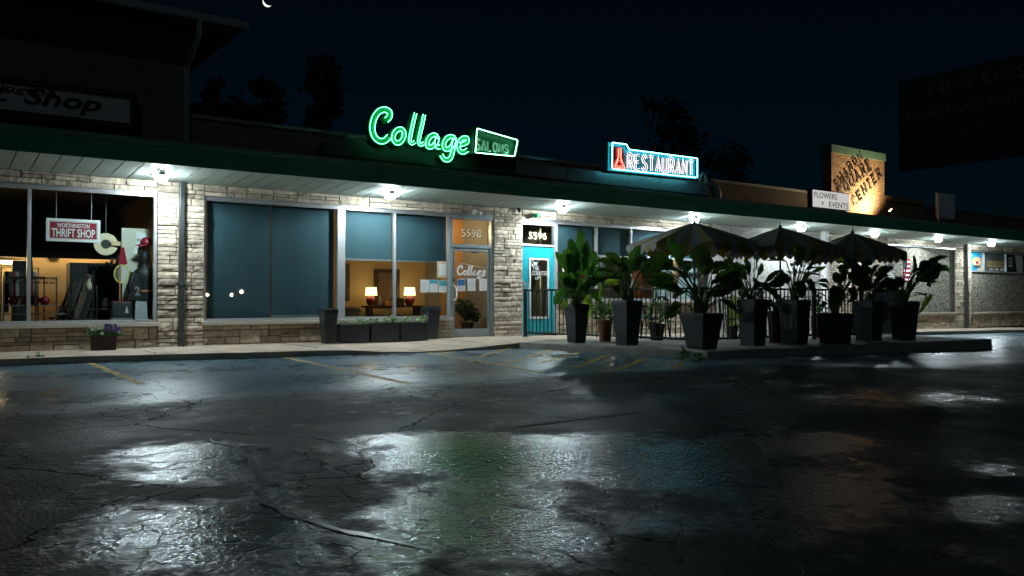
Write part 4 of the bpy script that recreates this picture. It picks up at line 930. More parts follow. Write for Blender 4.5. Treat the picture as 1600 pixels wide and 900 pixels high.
PL = [ # left, right, top, bottom, taper, label, leaves [(mid),(tip),width px,kind]
 (886, 926, 477, 537, .72, 'charcoal planter nearest the turquoise door', 'upright banana plant with bright paddle leaves nearest the turquoise door', 'leaf',
  [((897, 428), (891, 368), 22, 0), ((908, 430), (905, 355), 21, 0), ((918, 432), (917, 371), 19, 0), ((889, 426), (879, 388), 18, 0), ((926, 430), (930, 391), 14, 0), ((890, 446), (871, 424), 20, 0), ((896, 442), (886, 418), 24, 0),
   ((922, 442), (939, 414), 18, 0), ((926, 446), (940, 424), 14, 0), ((882, 450), (866, 474), 15, 0), ((925, 452), (937, 472), 14, 0), ((892, 455), (878, 464), 22, 0), ((910, 440), (917, 452), 20, 0), ((884, 468), (876, 480), 13, 1), ((915, 462), (920, 484), 13, 1),
   ((903, 450), (897, 432), 18, 0), ((914, 448), (924, 432), 17, 0)]),
 (962, 1011, 471, 541, .70, 'charcoal planter second from the turquoise door', 'fan-shaped banana plant with arching dark leaves second from the turquoise door', 'leaf_dark',
  [((970, 412), (945, 394), 15, 0), ((966, 414), (931, 405), 11, 0), ((985, 428), (972, 396), 20, 0), ((982, 416), (1001, 382), 15, 2), ((990, 414), (1010, 400), 20, 0), ((972, 434), (938, 430), 14, 0), ((968, 440), (944, 440), 12, 1), ((944, 446), (936, 464), 9, 1),
   ((1008, 416), (1042, 392), 17, 0), ((1012, 440), (1050, 428), 15, 0), ((978, 432), (966, 410), 18, 0), ((1000, 424), (1016, 408), 16, 0), ((960, 440), (966, 458), 12, 0)]),
 (1072, 1141, 491, 547, .66, 'broad charcoal planter at the patio corner', 'largest banana plant with wide black-green leaves at the patio corner', 'leaf_dark',
  [((1090, 418), (1098, 378), 30, 0), ((1064, 410), (1044, 366), 20, 2), ((1052, 412), (1008, 402), 17, 0), ((1044, 408), (1014, 420), 15, 0), ((1054, 436), (1008, 428), 14, 0), ((1062, 452), (1022, 436), 16, 0), ((1112, 428), (1146, 398), 13, 0), ((1118, 436), (1158, 418), 22, 0),
   ((1120, 450), (1160, 440), 24, 0), ((1110, 420), (1132, 408), 16, 0), ((1076, 424), (1062, 408), 22, 0), ((1058, 424), (1032, 418), 18, 0), ((1128, 470), (1156, 486), 12, 0), ((1064, 474), (1040, 488), 14, 0), ((1118, 462), (1136, 452), 22, 0), ((1100, 430), (1108, 400), 22, 0), ((1128, 440), (1144, 458), 18, 0)]),
 (1161, 1209, 469, 542, .78, 'charcoal planter just right of the patio corner plant', 'banana plant with one upright dark leaf, just right of the patio corner plant', 'leaf_dark',
  [((1178, 424), (1180, 390), 14, 0), ((1170, 428), (1163, 398), 10, 2), ((1186, 428), (1190, 410), 9, 2), ((1166, 426), (1140, 410), 15, 0), ((1160, 440), (1138, 428), 14, 0), ((1160, 452), (1146, 444), 16, 0), ((1196, 440), (1218, 420), 9, 0), ((1200, 448), (1212, 466), 15, 0),
   ((1192, 452), (1204, 444), 18, 0), ((1168, 450), (1156, 460), 16, 0), ((1180, 448), (1186, 436), 20, 0)]),
 (1227, 1276, 470, 539, .80, 'charcoal planter below the family sign', 'banana plant with a tall pale leaf in front of the family sign', 'leaf_dark',
  [((1246, 416), (1243, 374), 13, 0), ((1252, 408), (1254, 382), 9, 2), ((1228, 408), (1206, 404), 6, 0), ((1226, 426), (1214, 446), 22, 0), ((1222, 430), (1204, 448), 13, 0), ((1262, 406), (1270, 398), 8, 0), ((1264, 424), (1254, 440), 10, 1), ((1270, 424), (1290, 416), 7, 1),
   ((1264, 436), (1270, 460), 16, 0), ((1244, 440), (1248, 460), 24, 0), ((1280, 440), (1294, 436), 7, 0), ((1284, 436), (1298, 452), 9, 0), ((1240, 424), (1234, 412), 14, 0)]),
 (1289, 1344, 491, 538, .82, 'broad charcoal planter under the farthest umbrella', 'low banana plant with a massed dark crown under the farthest umbrella', 'leaf_dark',
  [((1320, 440), (1308, 416), 30, 0), ((1330, 430), (1332, 404), 26, 0), ((1336, 446), (1352, 424), 26, 0), ((1310, 448), (1306, 470), 18, 2), ((1322, 416), (1306, 404), 14, 1), ((1345, 416), (1362, 404), 12, 0), ((1326, 456), (1340, 466), 26, 0), ((1312, 430), (1304, 440), 20, 0), ((1340, 430), (1358, 416), 18, 0), ((1328, 420), (1322, 402), 18, 0)]),
 (1344, 1391, 472, 534, .80, 'charcoal planter second from the far end of the patio', 'banana plant with two bent leaves second from the far end of the patio', 'leaf_dark',
  [((1366, 432), (1388, 412), 11, 2), ((1372, 448), (1398, 444), 13, 0), ((1380, 446), (1394, 462), 14, 1), ((1356, 440), (1348, 424), 16, 0), ((1362, 436), (1356, 416), 14, 0), ((1376, 444), (1402, 436), 12, 0), ((1354, 450), (1342, 440), 14, 0), ((1364, 446), (1374, 430), 12, 0)]),
 (1399, 1445, 472, 533, .72, 'charcoal planter at the far end of the patio', 'wind-torn banana plant with a long sideways leaf at the far end of the patio', 'leaf_dark',
  [((1428, 428), (1427, 396), 8, 0), ((1440, 414), (1487, 396), 6, 0), ((1440, 426), (1464, 402), 16, 0), ((1444, 434), (1468, 418), 22, 0), ((1440, 440), (1462, 438), 20, 0), ((1416, 412), (1404, 402), 8, 0), ((1412, 440), (1392, 442), 14, 0), ((1462, 420), (1474, 418), 14, 2), ((1408, 436), (1400, 446), 16, 0),
   ((1448, 460), (1438, 474), 9, 1), ((1436, 420), (1450, 408), 14, 0), ((1448, 444), (1456, 430), 18, 0), ((1432, 440), (1440, 424), 14, 0)])]
random.seed(21)
for (l, r, yt, yb, tp, lab, plab, kind, leaves) in PL:
    t, top, a, dep = planter(l, r, yt, yb, PZ, tp, lab, PG)
    pl = thing('banana_plant', plab, 'plant', top, 'banana plants in the charcoal planters')
    fm_, fl_, ff_ = MB(), MB(), MB(); stm = MB()
    extra = [((m_[0]+random.uniform(-9, 9), m_[1]+random.uniform(-4, 12)), (t_[0]+random.uniform(-11, 11), t_[1]+random.uniform(-3, 16)), w_*.8, k_) for (m_, t_, w_, k_) in leaves if random.random() < .6]
    for (mid, tip, wpx, kd) in leaves+extra:
        y0 = top.y+random.uniform(-.12, .12); y1 = y0+random.uniform(-.28, .28)
        Mp, Tp = W(mid[0], mid[1], y0), W(tip[0], tip[1], y1); wd = wpx*dep/FPX
        B0 = top+Vector((random.uniform(-.07, .07), random.uniform(-.07, .07), -.02))
        ctl = B0.lerp(Mp, .5); ctl.z += .12*(Mp-B0).length; ctl.x -= .10*(Mp.x-B0.x)*1.5
        stm.tube(bez(B0, ctl, Mp), [.016-.001*i for i in range(9)], 5)
        stm.tube([Mp, Mp.lerp(Tp, .5), Mp.lerp(Tp, .92)], [.008, .006, .003], 4)
        face = Vector((-.55+random.uniform(-.5, .5), -1, .35+random.uniform(-.3, .5)))
        blade({0: fm_, 1: fl_, 2: ff_}[kd], Mp, Tp, wd*1.08, random.uniform(.02, .10), face, ns=18, fold=random.uniform(.12, .40))
    for i in range(6):                      # younger leaves low in the clump
        an = random.uniform(0, 2*pi); B0 = top+Vector((.05*cos(an), .05*sin(an), 0)); Mp = B0+Vector((.16*cos(an), .16*sin(an), random.uniform(.14, .62))); Tp = Mp+Vector((.32*cos(an), .32*sin(an), random.uniform(-.10, .22)))
        stm.tube([B0, B0.lerp(Mp, .5)+Vector((0, 0, .04)), Mp], [.012, .010, .007], 5); blade(fm_, Mp, Tp, random.uniform(.10, .17), .12, Vector((cos(an)*.4, -.4+sin(an)*.3, 1)))
    fo = fm_.build('foliage', M[kind], pl, smooth=True, norm=False)
    if fl_.f: fl_.build('yellowing_leaves', M['leaf_lime'], pl, smooth=True, norm=False)
    if ff_.f: ff_.build('backlit_leaves', M['leaf'], pl, smooth=True, norm=False)
    stm.build('stems', M['stem'], pl, smooth=True)

# ---- planters along the salon window
def leafy(mb, c, rx, ry, h, n, sz, rnd=random):
    for _ in range(n):
        an = rnd.uniform(0, 2*pi); q = sqrt(rnd.random()); p = Vector((c.x+rx*q*cos(an), c.y+ry*q*sin(an), c.z+h*rnd.random()*(1-.5*q)))
        d = Vector((rnd.uniform(-1, 1), rnd.uniform(-1, 1), rnd.uniform(.0, 1.1))).normalized()*sz*rnd.uniform(.6, 1.3)
        blade(mb, p, p+d, sz*rnd.uniform(.35, .6), .15, Vector((rnd.uniform(-1, 1), rnd.uniform(-1, 0), rnd.uniform(0, 1))), 4, .2, rnd)
for (l, r, yt, yb, lab) in ((500, 531, 484, 538, 'tall tapered dark planter below the wide shaded window'), (661, 692, 480, 531, 'tall tapered dark planter beside the glass salon door')):
    planter(l, r, yt, yb, .105, .70, lab, 'tall planters by the salon window', 'tall_planter')
for i, (l, r, yt, yb) in enumerate(((531, 577, 508, 535), (581, 624, 506, 533), (627, 669, 505, 531))):
    q0, q1 = G(l, yb, .105), G(r, yb, .105); yy = (q0.y+q1.y)/2; yy = -.62; x0, x1 = W(l, yb, yy).x, W(r, yb, yy).x; zt = W(l, yt, yy).z
    t = thing('trough_planter', 'low dark trough planter ' + ('beside the tall planter below the wide shade', 'in the middle of the salon window row', 'nearest the glass salon door')[i], 'planter', ((x0+x1)/2, yy+.15, .105), 'trough planters under the salon window')
    m = MB(); m.frustum((x0+x1)/2, yy+.15, .107, zt, (x1-x0)/2, .14, (x1-x0)/2, .15); m.build('trough', M['planter'], t, bevel=.006)
    m = MB(); m.box(x0+.02, x1-.02, yy+.02, yy+.28, zt-.002, zt+.008); m.build('soil', M['soil'], t)
    pl = thing('seedling_row', 'small pale green seedlings in the trough ' + ('beside the tall planter below the wide shade', 'in the middle of the salon window row', 'nearest the glass salon door')[i], 'plant', ((x0+x1)/2, yy+.1, zt), 'seedlings in the troughs')
    m = MB(); random.seed(40+i)
    spots = {0: [(.08, .05), (.25, .06), (.7, .10), (.9, .07)], 1: [(.12, .11), (.52, .08), (.78, .2), (.9, .12)], 2: [(.15, .05), (.35, .12), (.82, .15)]}[i]
    for (u, h) in spots: leafy(m, Vector((x0+(x1-x0)*u, yy+.08, zt+.005)), .07+h*.3, .06, h+.03, int(8+105*h), .05+h*.2)
    m.build('foliage', pm('seedling_leaf', (.12, .25, .07), .6, var=.4, island=.3) if i == 0 else bpy.data.materials['seedling_leaf'], pl, norm=False)
# ---- flower boxes
def flowerbox(l, r, yt, yb, lab, plab):
    yy = -.55; x0, x1 = W(l, yb, yy).x, W(r, yb, yy).x; zt = W(l, yt, yy).z
    t = thing('flower_box', lab, 'flower box', ((x0+x1)/2, yy+.14, .105)); m = MB(); m.frustum((x0+x1)/2, yy+.14, .107, zt, (x1-x0)/2*.93, .13, (x1-x0)/2, .14); m.build('box', M['maroon_pot'], t, bevel=.008)
    m = MB(); m.box(x0+.02, x1-.02, yy+.03, yy+.25, zt-.002, zt+.006); m.build('soil', M['soil'], t)
    pl = thing('pansies', plab, 'flowers', ((x0+x1)/2, yy+.12, zt)); m = MB(); wds = x1-x0
    for u in (.1, .3, .5, .7, .9): leafy(m, Vector((x0+wds*u, yy+.06, zt-.03)), .10, .10, .14, 46, .085)
    m.build('foliage', M['leaf'], pl, norm=False)
    for mt, nm, us in (('petal_white', 'blossom', (-.1, .45)), ('petal_violet', 'blossom', (.5, 1.15))):
        for _ in range(20):
            m = MB(); c = Vector((x0+wds*random.uniform(*us), yy+random.uniform(-.06, .14), zt+random.uniform(.02, .19))); 
            for k in range(5):
                an = 2*pi*k/5; d = Vector((cos(an), -.25, sin(an)))*.032; blade(m, c, c+d, .034, .05, Vector((0, -1, .2)), 3, .05)
            m.build(nm, M[mt], pl, norm=False)
M['petal_white'] = pm('white_petal', (.62, .64, .46), .7, var=.15); M['petal_violet'] = pm('violet_petal', (.10, .07, .24), .7, var=.4)
random.seed(5)
flowerbox(144, 183, 524, 548, 'small maroon flower box on the sidewalk under the thrift shop window', 'white and violet pansies in the small maroon flower box')
def weed(px, py, z, h, r, n, lab, mat='leaf'):
    c = G(px, py, z); pl = setp(MB_leafy(c, r, h, n).build('weed', M[mat], norm=False), lab, 'weed')
def MB_leafy(c, r, h, n):
    m = MB(); leafy(m, c, r, r*.5, h, n, .07); return m
weed(55, 568, .0, .20, .16, 50, 'largest weed clump at the kerb below the thrift shop window'); weed(98, 566, 0, .10, .05, 12, 'tiny weed at the kerb beside the largest weed clump')
weed(415, 553, 0, .07, .07, 16, 'weed sprouting at the kerb by the long yellow line', 'leaf_lime'); weed(480, 552, 0, .07, .05, 10, 'small weed at the kerb below the tall tapered planter', 'leaf_lime')
weed(1072, 563, 0, .22, .20, 60, 'weed clump against the patio kerb near its corner', 'leaf'); weed(1092, 566, 0, .12, .15, 40, 'low weeds hugging the patio corner')

# ---- railing round the patio
def railing(P, Q, lab, nposts):
    P, Q = Vector(P), Vector(Q); d = (Q-P); Ln = d.length; u = d.normalized(); t = thing('patio_railing', lab, 'railing', (P.x, P.y, PZ), 'black railings of the patio'); T = 1.06
    def bar(mb, a, b, z0, z1, hw):
        s = Vector((-u.y, u.x, 0))*hw; p, q = P+u*a, P+u*b; mb.prism([p+s+UZ*z0, p-s+UZ*z0, p-s+UZ*z1, p+s+UZ*z1], u*(b-a))
    for nm, z in (('top_rail', T), ('bottom_rail', .10)): m = MB(); bar(m, 0, Ln, z-.02, z+.02, .022); m.build(nm, M['rail'], t, bevel=.004)
    for i in range(nposts):
        a = Ln*i/(nposts-1); m = MB(); bar(m, a-.028, a+.028, .012, T+.03, .028); po = m.build('post', M['rail'], t, bevel=.004); m = MB(); bar(m, a-.06, a+.06, .0005, .012, .06); m.build('base_plate', M['rail'], po)
    m = MB(); n = int(Ln/.115)
    for i in range(1, n): bar(m, Ln*i/n-.008, Ln*i/n+.008, .12, T-.02, .008)
    m.build('pickets', M['rail'], t)
r0 = G(821, 527, .115); PZs = PZ
railing((r0.x, r0.y, PZ), (11.95, -5.45, PZ), 'black picket railing running out from the turquoise door to the patio corner', 4)
railing((12.07, -5.5, PZ), (18.9, -5.6, PZ), 'black picket railing along the front of the patio behind the planters', 5)
bn = thing('railing_banner', 'pale banner lettered Over the Counter tied to the far end of the patio railing', 'banner', (18.3, -5.7, PZ))
m = MB(); m.box(17.55, 18.88, -5.665, -5.655, PZ+.12, PZ+1.04); m.build('banner_cloth', pm('banner_vinyl', (.33, .34, .35), .6), bn)
m = MB(); text(m, 'THE', (17.7, -5.667, PZ+.66), UX, UZ, NF, .5, .16, .003, .02); m.build('lettering', M['ink'], bn); m = MB(); text(m, 'COUNTER', (17.72, -5.667, PZ+.40), UX, UZ, NF, 1.08, .17, .003, .02); m.build('lettering', M['ink'], bn); m = MB(); text(m, 'OVER', (18.25, -5.667, PZ+.66), UX, UZ, NF, .5, .16, .003, .02); m.build('lettering', M['ink'], bn)

# ---- umbrellas
def umbrella(c, zap, R, drop, lab, rz, name='patio_umbrella'):
    t = thing(name, lab, 'umbrella', (c[0], c[1], PZ), 'striped umbrellas on the patio'); ns = 8; per = 5; n = ns*per
    def rim(k, q):
        an = rz+2*pi*k/n; j = (k % per)/per; sag = 1-.10*sin(pi*j)          # straight-ish hem between the ribs
        z = zap-drop*(q**1.08)-.05*q*sin(pi*j); return Vector((c[0]+R*q*sag*cos(an), c[1]+R*q*sag*sin(an), z))
    W_, Y_ = MB(), MB()
    for k in range(n):
        mb = W_ if k % 2 else Y_; b = len(mb.v)
        for q in (.03, .35, .7, 1): mb.v += [rim(k, q), rim(k+1, q)]
        mb.f += [(b, b+1, b+3, b+2), (b+2, b+3, b+5, b+4), (b+4, b+5, b+7, b+6)]
        a, e = rim(k, 1), rim(k+1, 1); b = len(mb.v); mb.v += [a, e]; sg_ = 6
        for i in range(sg_+1):
            p = a.lerp(e, i/sg_); out = Vector((p.x-c[0], p.y-c[1], 0)).normalized()*.02; mb.v.append(p+out-UZ*(.10+.075*sin(pi*i/sg_)))
        mb.f.append((b, b+1)+tuple(b+2+i for i in range(sg_, -1, -1)))
    for mb, nm, mt in ((W_, 'canopy', 'umb_w'), (Y_, 'stripes', 'umb_y')):
        o = mb.build(nm, M[mt], t, norm=False); so_ = o.modifiers.new('thick', 'SOLIDIFY'); so_.thickness = .004
    m = MB(); m.tube([(c[0], c[1], PZ+.08), (c[0], c[1], zap+.01)], .021, 10); m.build('pole', M['rail'], t, smooth=True)
    m = MB(); m.lathe((c[0], c[1], zap-.02), [(.05, 0), (.035, .05), (.012, .08), (.008, .15), (.0005, .16)], 10); m.build('finial', M['rail'], t)
    for k in range(ns):
        m = MB(); m.tube([rim(k*per, .03)-UZ*.02, rim(k*per, .5)-UZ*.02, rim(k*per, .99)-UZ*.02], .008, 5); m.tube([(c[0], c[1], zap-.55), rim(k*per, .52)-UZ*.03], .006, 5); m.build('rib', M['rail'], t)
    m = MB(); m.lathe((c[0], c[1], PZ+.001), [(.26, 0), (.26, .04), (.06, .07), (.04, .22)], 20); m.build('base', M['rail'], t)
u1 = W(1085, 348, -3.6); u2 = W(1219, 355, -4.1); u3 = W(1332, 364, -4.7)
umbrella((u1.x, u1.y), u1.z, 1.50, .50, 'nearest striped umbrella, broad and brightly lit along its ribs', .2)
umbrella((u2.x, u2.y), u2.z, 1.34, .50, 'middle striped umbrella with a pointed black finial', .55)
umbrella((u3.x, u3.y), u3.z, 1.26, .50, 'farthest striped umbrella, darkest of the three', .9)

# ---- bistro tables and chairs
tb = thing('bistro_table', 'round dark bistro table below the nearest umbrella', 'table', (0, 0, 0), 'bistro tables on the patio')
m = MB(); m.lathe((0, 0, .70), [(.36, 0), (.38, .012), (.38, .03), (.36, .04)], 24); m.build('tabletop', M['dkgrey'], tb)
for k in range(4):
    an = pi/4+pi/2*k; m = MB(); m.tube([(.05*cos(an), .05*sin(an), .70), (.10*cos(an), .10*sin(an), .35), (.30*cos(an), .30*sin(an), .0)], .014, 6); m.build('leg', M['rail'], tb)
ch = thing('bistro_chair', 'black', 'chair', (0, 0, 0), 'bistro chairs on the patio')
m = MB(); m.frustum(0, 0, .435, .455, .20, .20, .21, .21); m.build('seat', M['rail'], ch, bevel=.008)
for sx in (-1, 1):
    m = MB(); m.tube([(sx*.19, -.19, .44), (sx*.23, -.25, 0)], .012, 6); m.build('leg', M['rail'], ch)
    m = MB(); m.tube([(sx*.22, .27, 0), (sx*.19, .19, .44), (sx*.18, .24, .86)], .012, 6); m.build('leg', M['rail'], ch)
m = MB(); m.tube(smooth2([(-.18, .24, .80), (-.10, .26, .90), (.10, .26, .90), (.18, .24, .80)], 3), .013, 6)
for k in range(-2, 3): m.tube([(k*.06, .205, .455), (k*.06, .255, .88)], .007, 5)
m.build('backrest', M['rail'], ch, smooth=True)
m = MB(); m.tube([(-.21, -.22, .2), (.21, -.22, .2)], .008, 5); m.build('stretcher', M['rail'], ch)
spots = [((13.0, -2.9), 'round dark bistro table below the nearest umbrella'), ((14.6, -4.6), 'round dark bistro table at the railing behind the patio corner plant'), ((16.3, -3.0), 'round dark bistro table below the middle umbrella'), ((17.6, -3.6), 'round dark bistro table below the farthest umbrella')]
wh = ['near the turquoise door', 'behind the patio corner plant', 'under the middle umbrella', 'under the farthest umbrella']; sd = ['facing the street', 'with its back to the street', 'sideways on']
cn = 0
for i, ((x, y), lab) in enumerate(spots):
    if i == 0: tb.location = (x, y, PZ)
    else: copy_tree(tb, (x, y, PZ), lab)
    for j, an in enumerate((.3+i*.4, 2.6+i*.5, 4.4+i*.3)[:3]):
        p = (x+.68*cos(an), y+.68*sin(an), PZ); l_ = 'thin black chair %s, %s' % (wh[i], ('on its table\'s far side', 'on its table\'s shop side', 'on its table\'s railing side')[j])
        if cn == 0: ch.location = p; ch.rotation_euler = (0, 0, an-pi/2); ch['label'] = l_
        else: copy_tree(ch, p, l_, an-pi/2)
        cn += 1
# pots with shrubs behind the railing
def pot_shrub(l, r, yt, yb, mat, lab, plab, hh, kind='leaf_dark', cat='pot'):
    q = G((l+r)/2, yb-2, PZ); dep = (q-CAM).dot(_fw); a = (r-l)*dep/FPX/2; h = (yb-yt)*dep/FPX
    t = thing('flower_pot', lab, cat, (q.x, q.y+a*.7, PZ)); c = Vector((q.x, q.y+a*.7, PZ))
    m = MB(); m.lathe(c, [(a*.72, .001), (a*.92, h*.8), (a, h*.82), (a, h), (a*.88, h), (a*.85, h*.93), (.001, h*.93)], 18); m.build('pot_body', M[mat], t, smooth=False)
    pl = thing('potted_shrub', plab, 'plant', c+UZ*h); m = MB(); leafy(m, c+UZ*h*.95, a*1.5, a*1.3, hh, 90, .12); m.build('foliage', M[kind], pl, norm=False)
random.seed(31)
pot_shrub(939, 963, 502, 536, 'terracotta', 'reddish clay pot standing behind the railing between the two leftmost patio planters', 'leafy shrub in the reddish clay pot', .55, 'leaf')
pot_shrub(1020, 1046, 508, 534, 'maroon_pot', 'dark pot behind the railing left of the patio corner planter', 'shrub with pale green tips left of the patio corner planter', .75, 'leaf')
pot_shrub(1206, 1230, 488, 538, 'maroon_pot', 'tall dark red pot between the two planters below the middle umbrella', 'low dark shrub in the tall dark red pot', .25)
pot_shrub(1276, 1292, 505, 530, 'terracotta', 'clay pot standing just left of the broad planter under the farthest umbrella', 'spiky shrub in the clay pot by the broad planter', .7, 'leaf')
pot_shrub(1142, 1158, 512, 532, 'maroon_pot', 'squat dark pot behind the railing right of the patio corner plant', 'bushy light green shrub right of the patio corner plant', .8, 'leaf_lime')

# ================================================================ inside the salon
def lamp_thing(px, ybase, ytop, Y, lab):
    b = W(px, ybase, Y); t_ = W(px, ytop, Y); H = t_.z-b.z; c = Vector((b.x, Y, b.z)); t = thing('table_lamp', lab, 'lamp', c, 'red table lamps in the salon')
    m = MB(); m.lathe(c, [(.07, .001), (.09, .02), (.13, .10*H/.55), (.135, .17*H/.55), (.10, .25*H/.55), (.04, .29*H/.55), (.03, .31*H/.55)], 20); m.build('lamp_base', M['red'], t, smooth=True)
    m = MB(); m.lathe(c, [(.155, H*.56), (.135, H)], 22); o = m.build('lamp_shade', M['shade'], t, smooth=True)
    l = bpy.data.lights.new('bulb', 'POINT'); l.energy = 300; l.color = (1, .68, .34); l.shadow_soft_size = .05; lo = bpy.data.objects.new('bulb', l); COL.objects.link(lo); lo.parent = t; lo.location = (0, 0, H*.80)
YL = 3.42
# console table
a, b = W(572, 479, YL), W(657, 479, YL); zt = W(610, 477.5, YL).z
ct = thing('console_table', 'dark console table under the framed wall panel in the salon', 'table', ((a.x+b.x)/2, YL+.1, .1))
m = MB(); m.box(a.x, b.x, YL-.2, YL+.28, zt-.05, zt); m.build('tabletop', M['dkwood'], ct)
for x in (a.x+.1, b.x-.1): m = MB(); m.box(x-.03, x+.03, YL-.15, YL+.2, .1, zt-.05); m.build('leg', M['dkwood'], ct)
m = MB(); m.box(a.x+.13, b.x-.13, YL-.05, YL+.2, .18, zt-.25); m.build('shelf', M['dkwood'], ct)
def onz(px, Y): return zt
for px, lab in ((580, 'red table lamp left of the framed panel in the salon'), (640, 'red table lamp with dotted shade right of the framed panel in the salon')):
    p0 = W(px, 478, YL)
    lamp_thing(px, 477.4, 449, YL, lab)
# framed dark panel on the back wall
a, b = W(586, 420, 3.82), W(624, 478, 3.82)
fp = thing('framed_panel', 'tall dark slatted panel in a brown frame between the red lamps', 'picture', ((a.x+b.x)/2, 3.85, b.z))
m = MB(); sign_frame(m, a.x, b.x, b.z, a.z, 3.80, 3.895, .09); m.build('frame', M['dkwood'], fp); m = MB(); m.box(a.x+.09, b.x-.09, 3.84, 3.894, b.z+.09, a.z-.09)
for k in range(14): z = b.z+.1+k*(a.z-b.z-.2)/14; m.box(a.x+.1, b.x-.1, 3.825, 3.838, z, z+.05)
m.build('slatted_panel', M['plank'], fp)
a, b = W(541, 412, 3.82), W(547, 470, 3.82)
fp = setp(MB().box(a.x, b.x, 3.84, 3.895, b.z, a.z).build('narrow_hanging', M['dkwood']), 'narrow dark wall hanging beside the wide mullion in the salon', 'picture')
# bottles and boxes on the console
a = W(594, 477, YL-.1); m = MB(); m.lathe((a.x, YL-.1, zt+.001), [(.04, 0), (.045, .02), (.045, .15), (.015, .20), (.015, .26)], 12); setp(m.build('bottle', M['grey'], smooth=True), 'pale bottle on the console beside the left red lamp', 'bottle')
a, b = W(606, 470, YL-.1), W(613, 477, YL-.1); setp(MB().box(a.x, b.x, YL-.12, YL+.05, zt+.001, a.z).build('small_box', M['wood_orange'], bevel=.005), 'small orange box on the console in front of the framed panel', 'box')
a, b = W(614, 466, YL-.1), W(631, 477, YL-.1); setp(MB().box(a.x, b.x, YL-.12, YL+.05, zt+.001, a.z).build('dark_box', M['dkwood'], bevel=.005), 'dark box on the console beside the right red lamp', 'box')
# tufted armchair
a, b = W(538, 479, 1.3), W(556, 497, 1.3); cx = (a.x+b.x)/2
ac = thing('armchair', 'cream tufted armchair by the wide mullion in the salon', 'armchair', (cx, 1.5, .1))
M['cream_leather'] = pm('cream_leather', (.42, .36, .22), .45, var=.12)
m = MB(); m.frustum(cx, 1.35, .45, a.z, .24, .07, .27, .09); m.build('backrest', M['cream_leather'], ac, bevel=.06, seg=4)
m = MB(); m.box(cx-.26, cx+.26, 1.40, 1.95, .32, .5); m.build('seat', M['cream_leather'], ac, bevel=.05, seg=4)
for sx in (-1, 1):
    for yy in (1.42, 1.9): m = MB(); m.tube([(cx+sx*.22, yy, .1), (cx+sx*.2, yy, .33)], .02, 8); m.build('leg', M['dkwood'], ac)
# wooden partition seen through the glass door, and the plant in front of it
a = W(728, 400, 1.9); pt_ = thing('plank_partition', 'grey weathered plank wall behind the glass salon door', 'partition', (a.x+1, 1.9, .1))
m = MB(); x = a.x; random.seed(9)
while x < a.x+1.9:
    m.box(x, x+.135, 1.9+random.uniform(0, .012), 1.96, .1, 3.02); x += .14
m.build('planks', pm('grey_planks', (.075, .052, .030), .8, var=.6, scale=5, island=.4), pt_)
pw2 = thing('tan_partition', 'smooth orange-tan wall lit warm behind the glass salon door', 'partition', (a.x-.3, 2.0, .1))
x0_ = W(690, 450, 1.95).x; m = MB(); m.box(x0_, a.x-.004, 1.94, 2.02, .1, 3.02); m.build('plaster', pm('orange_plaster', (.62, .36, .17), .8, var=.1), pw2)
l = bpy.data.lights.new('foyer_bulb', 'POINT'); l.energy = 52; l.color = (1, .62, .28); l.shadow_soft_size = .1
fl = thing('foyer_lamp', 'warm pendant lamp inside the salon behind the door head', 'lamp', (W(716, 340, 1.2).x-.5, 1.2, 2.9)); lo = bpy.data.objects.new('foyer_bulb', l); COL.objects.link(lo); lo.parent = fl; lo.location = (0, 0, -.25)
m = MB(); c = Vector(fl.location); m.lathe(c, [(.04, .12), (.04, .02), (.12, -.10), (.11, -.10)], 16); m.build('lamp_shade', M['white'], fl)
c = W(730, 505, .75); q = thing('foyer_pot', 'brown pot standing inside the glass salon door', 'pot', (c.x, .75, .1)); m = MB(); m.lathe((c.x, .75, .101), [(.11, 0), (.16, .30), (.17, .32), (.15, .32), (.001, .30)], 16); m.build('pot_body', M['dkwood'], q)
q = thing('foyer_plant', 'dark bushy houseplant behind the glass of the salon door', 'plant', (c.x, .75, .42)); m = MB(); random.seed(11)
for u_, v_, r_, n_ in ((0, .22, .26, 120), (-.10, .36, .2, 80), (.1, .05, .2, 70)): leafy(m, Vector((c.x+u_, .75, .42+v_-.05)), r_, r_*.8, .28, n_, .13)
m.build('foliage', M['leaf_dark'], q, norm=False); m = MB(); m.tube([(c.x, .75, .40), (c.x+.02, .74, .6), (c.x, .75, .8)], .012, 6); m.build('stem', M['stem'], q)

# ================================================================ inside the thrift shop
ts = thing('hanging_shop_sign', 'maroon Worthington thrift shop sign hung on two wires in the window', 'sign', (W(115, 380, .22).x, .22, W(115, 380, .22).z))
a, b = W(72, 340.5, .2), W(156.5, 379.5, .2); zt_, zb_ = W(115, 342.5, .2).z, W(115, 378, .2).z
m = MB(); sign_frame(m, a.x, b.x, zb_, zt_, .19, .235, .045); m.build('sign_frame', M['white'], ts, bevel=.004); m = MB(); m.box(a.x+.045, b.x-.045, .200, .228, zb_+.045, zt_-.045); m.build('sign_panel', M['maroon'], ts)
m = MB(); text(m, 'WORTHINGTON', (a.x+.17, .199, zt_-.155), UX, UZ, NF, b.x-a.x-.34, .075, .003, .02); m.build('lettering', M['white'], ts); m = MB(); text(m, 'THRIFT SHOP', (a.x+.085, .199, zb_+.08), UX, UZ, NF, b.x-a.x-.17, .15, .003, .022); m.build('lettering', M['white'], ts)
m = MB(); sign_frame(m, a.x+.05, b.x-.05, zb_+.05, zt_-.05, .1965, .1995, .008); m.build('inner_line', M['white'], ts)
for px in (88, 143): x = W(px, 330, .21).x; m = MB(); m.tube([(x, .21, zt_), (x, .21, 3.09)], .006, 5); m.build('wire', M['alu'], ts)
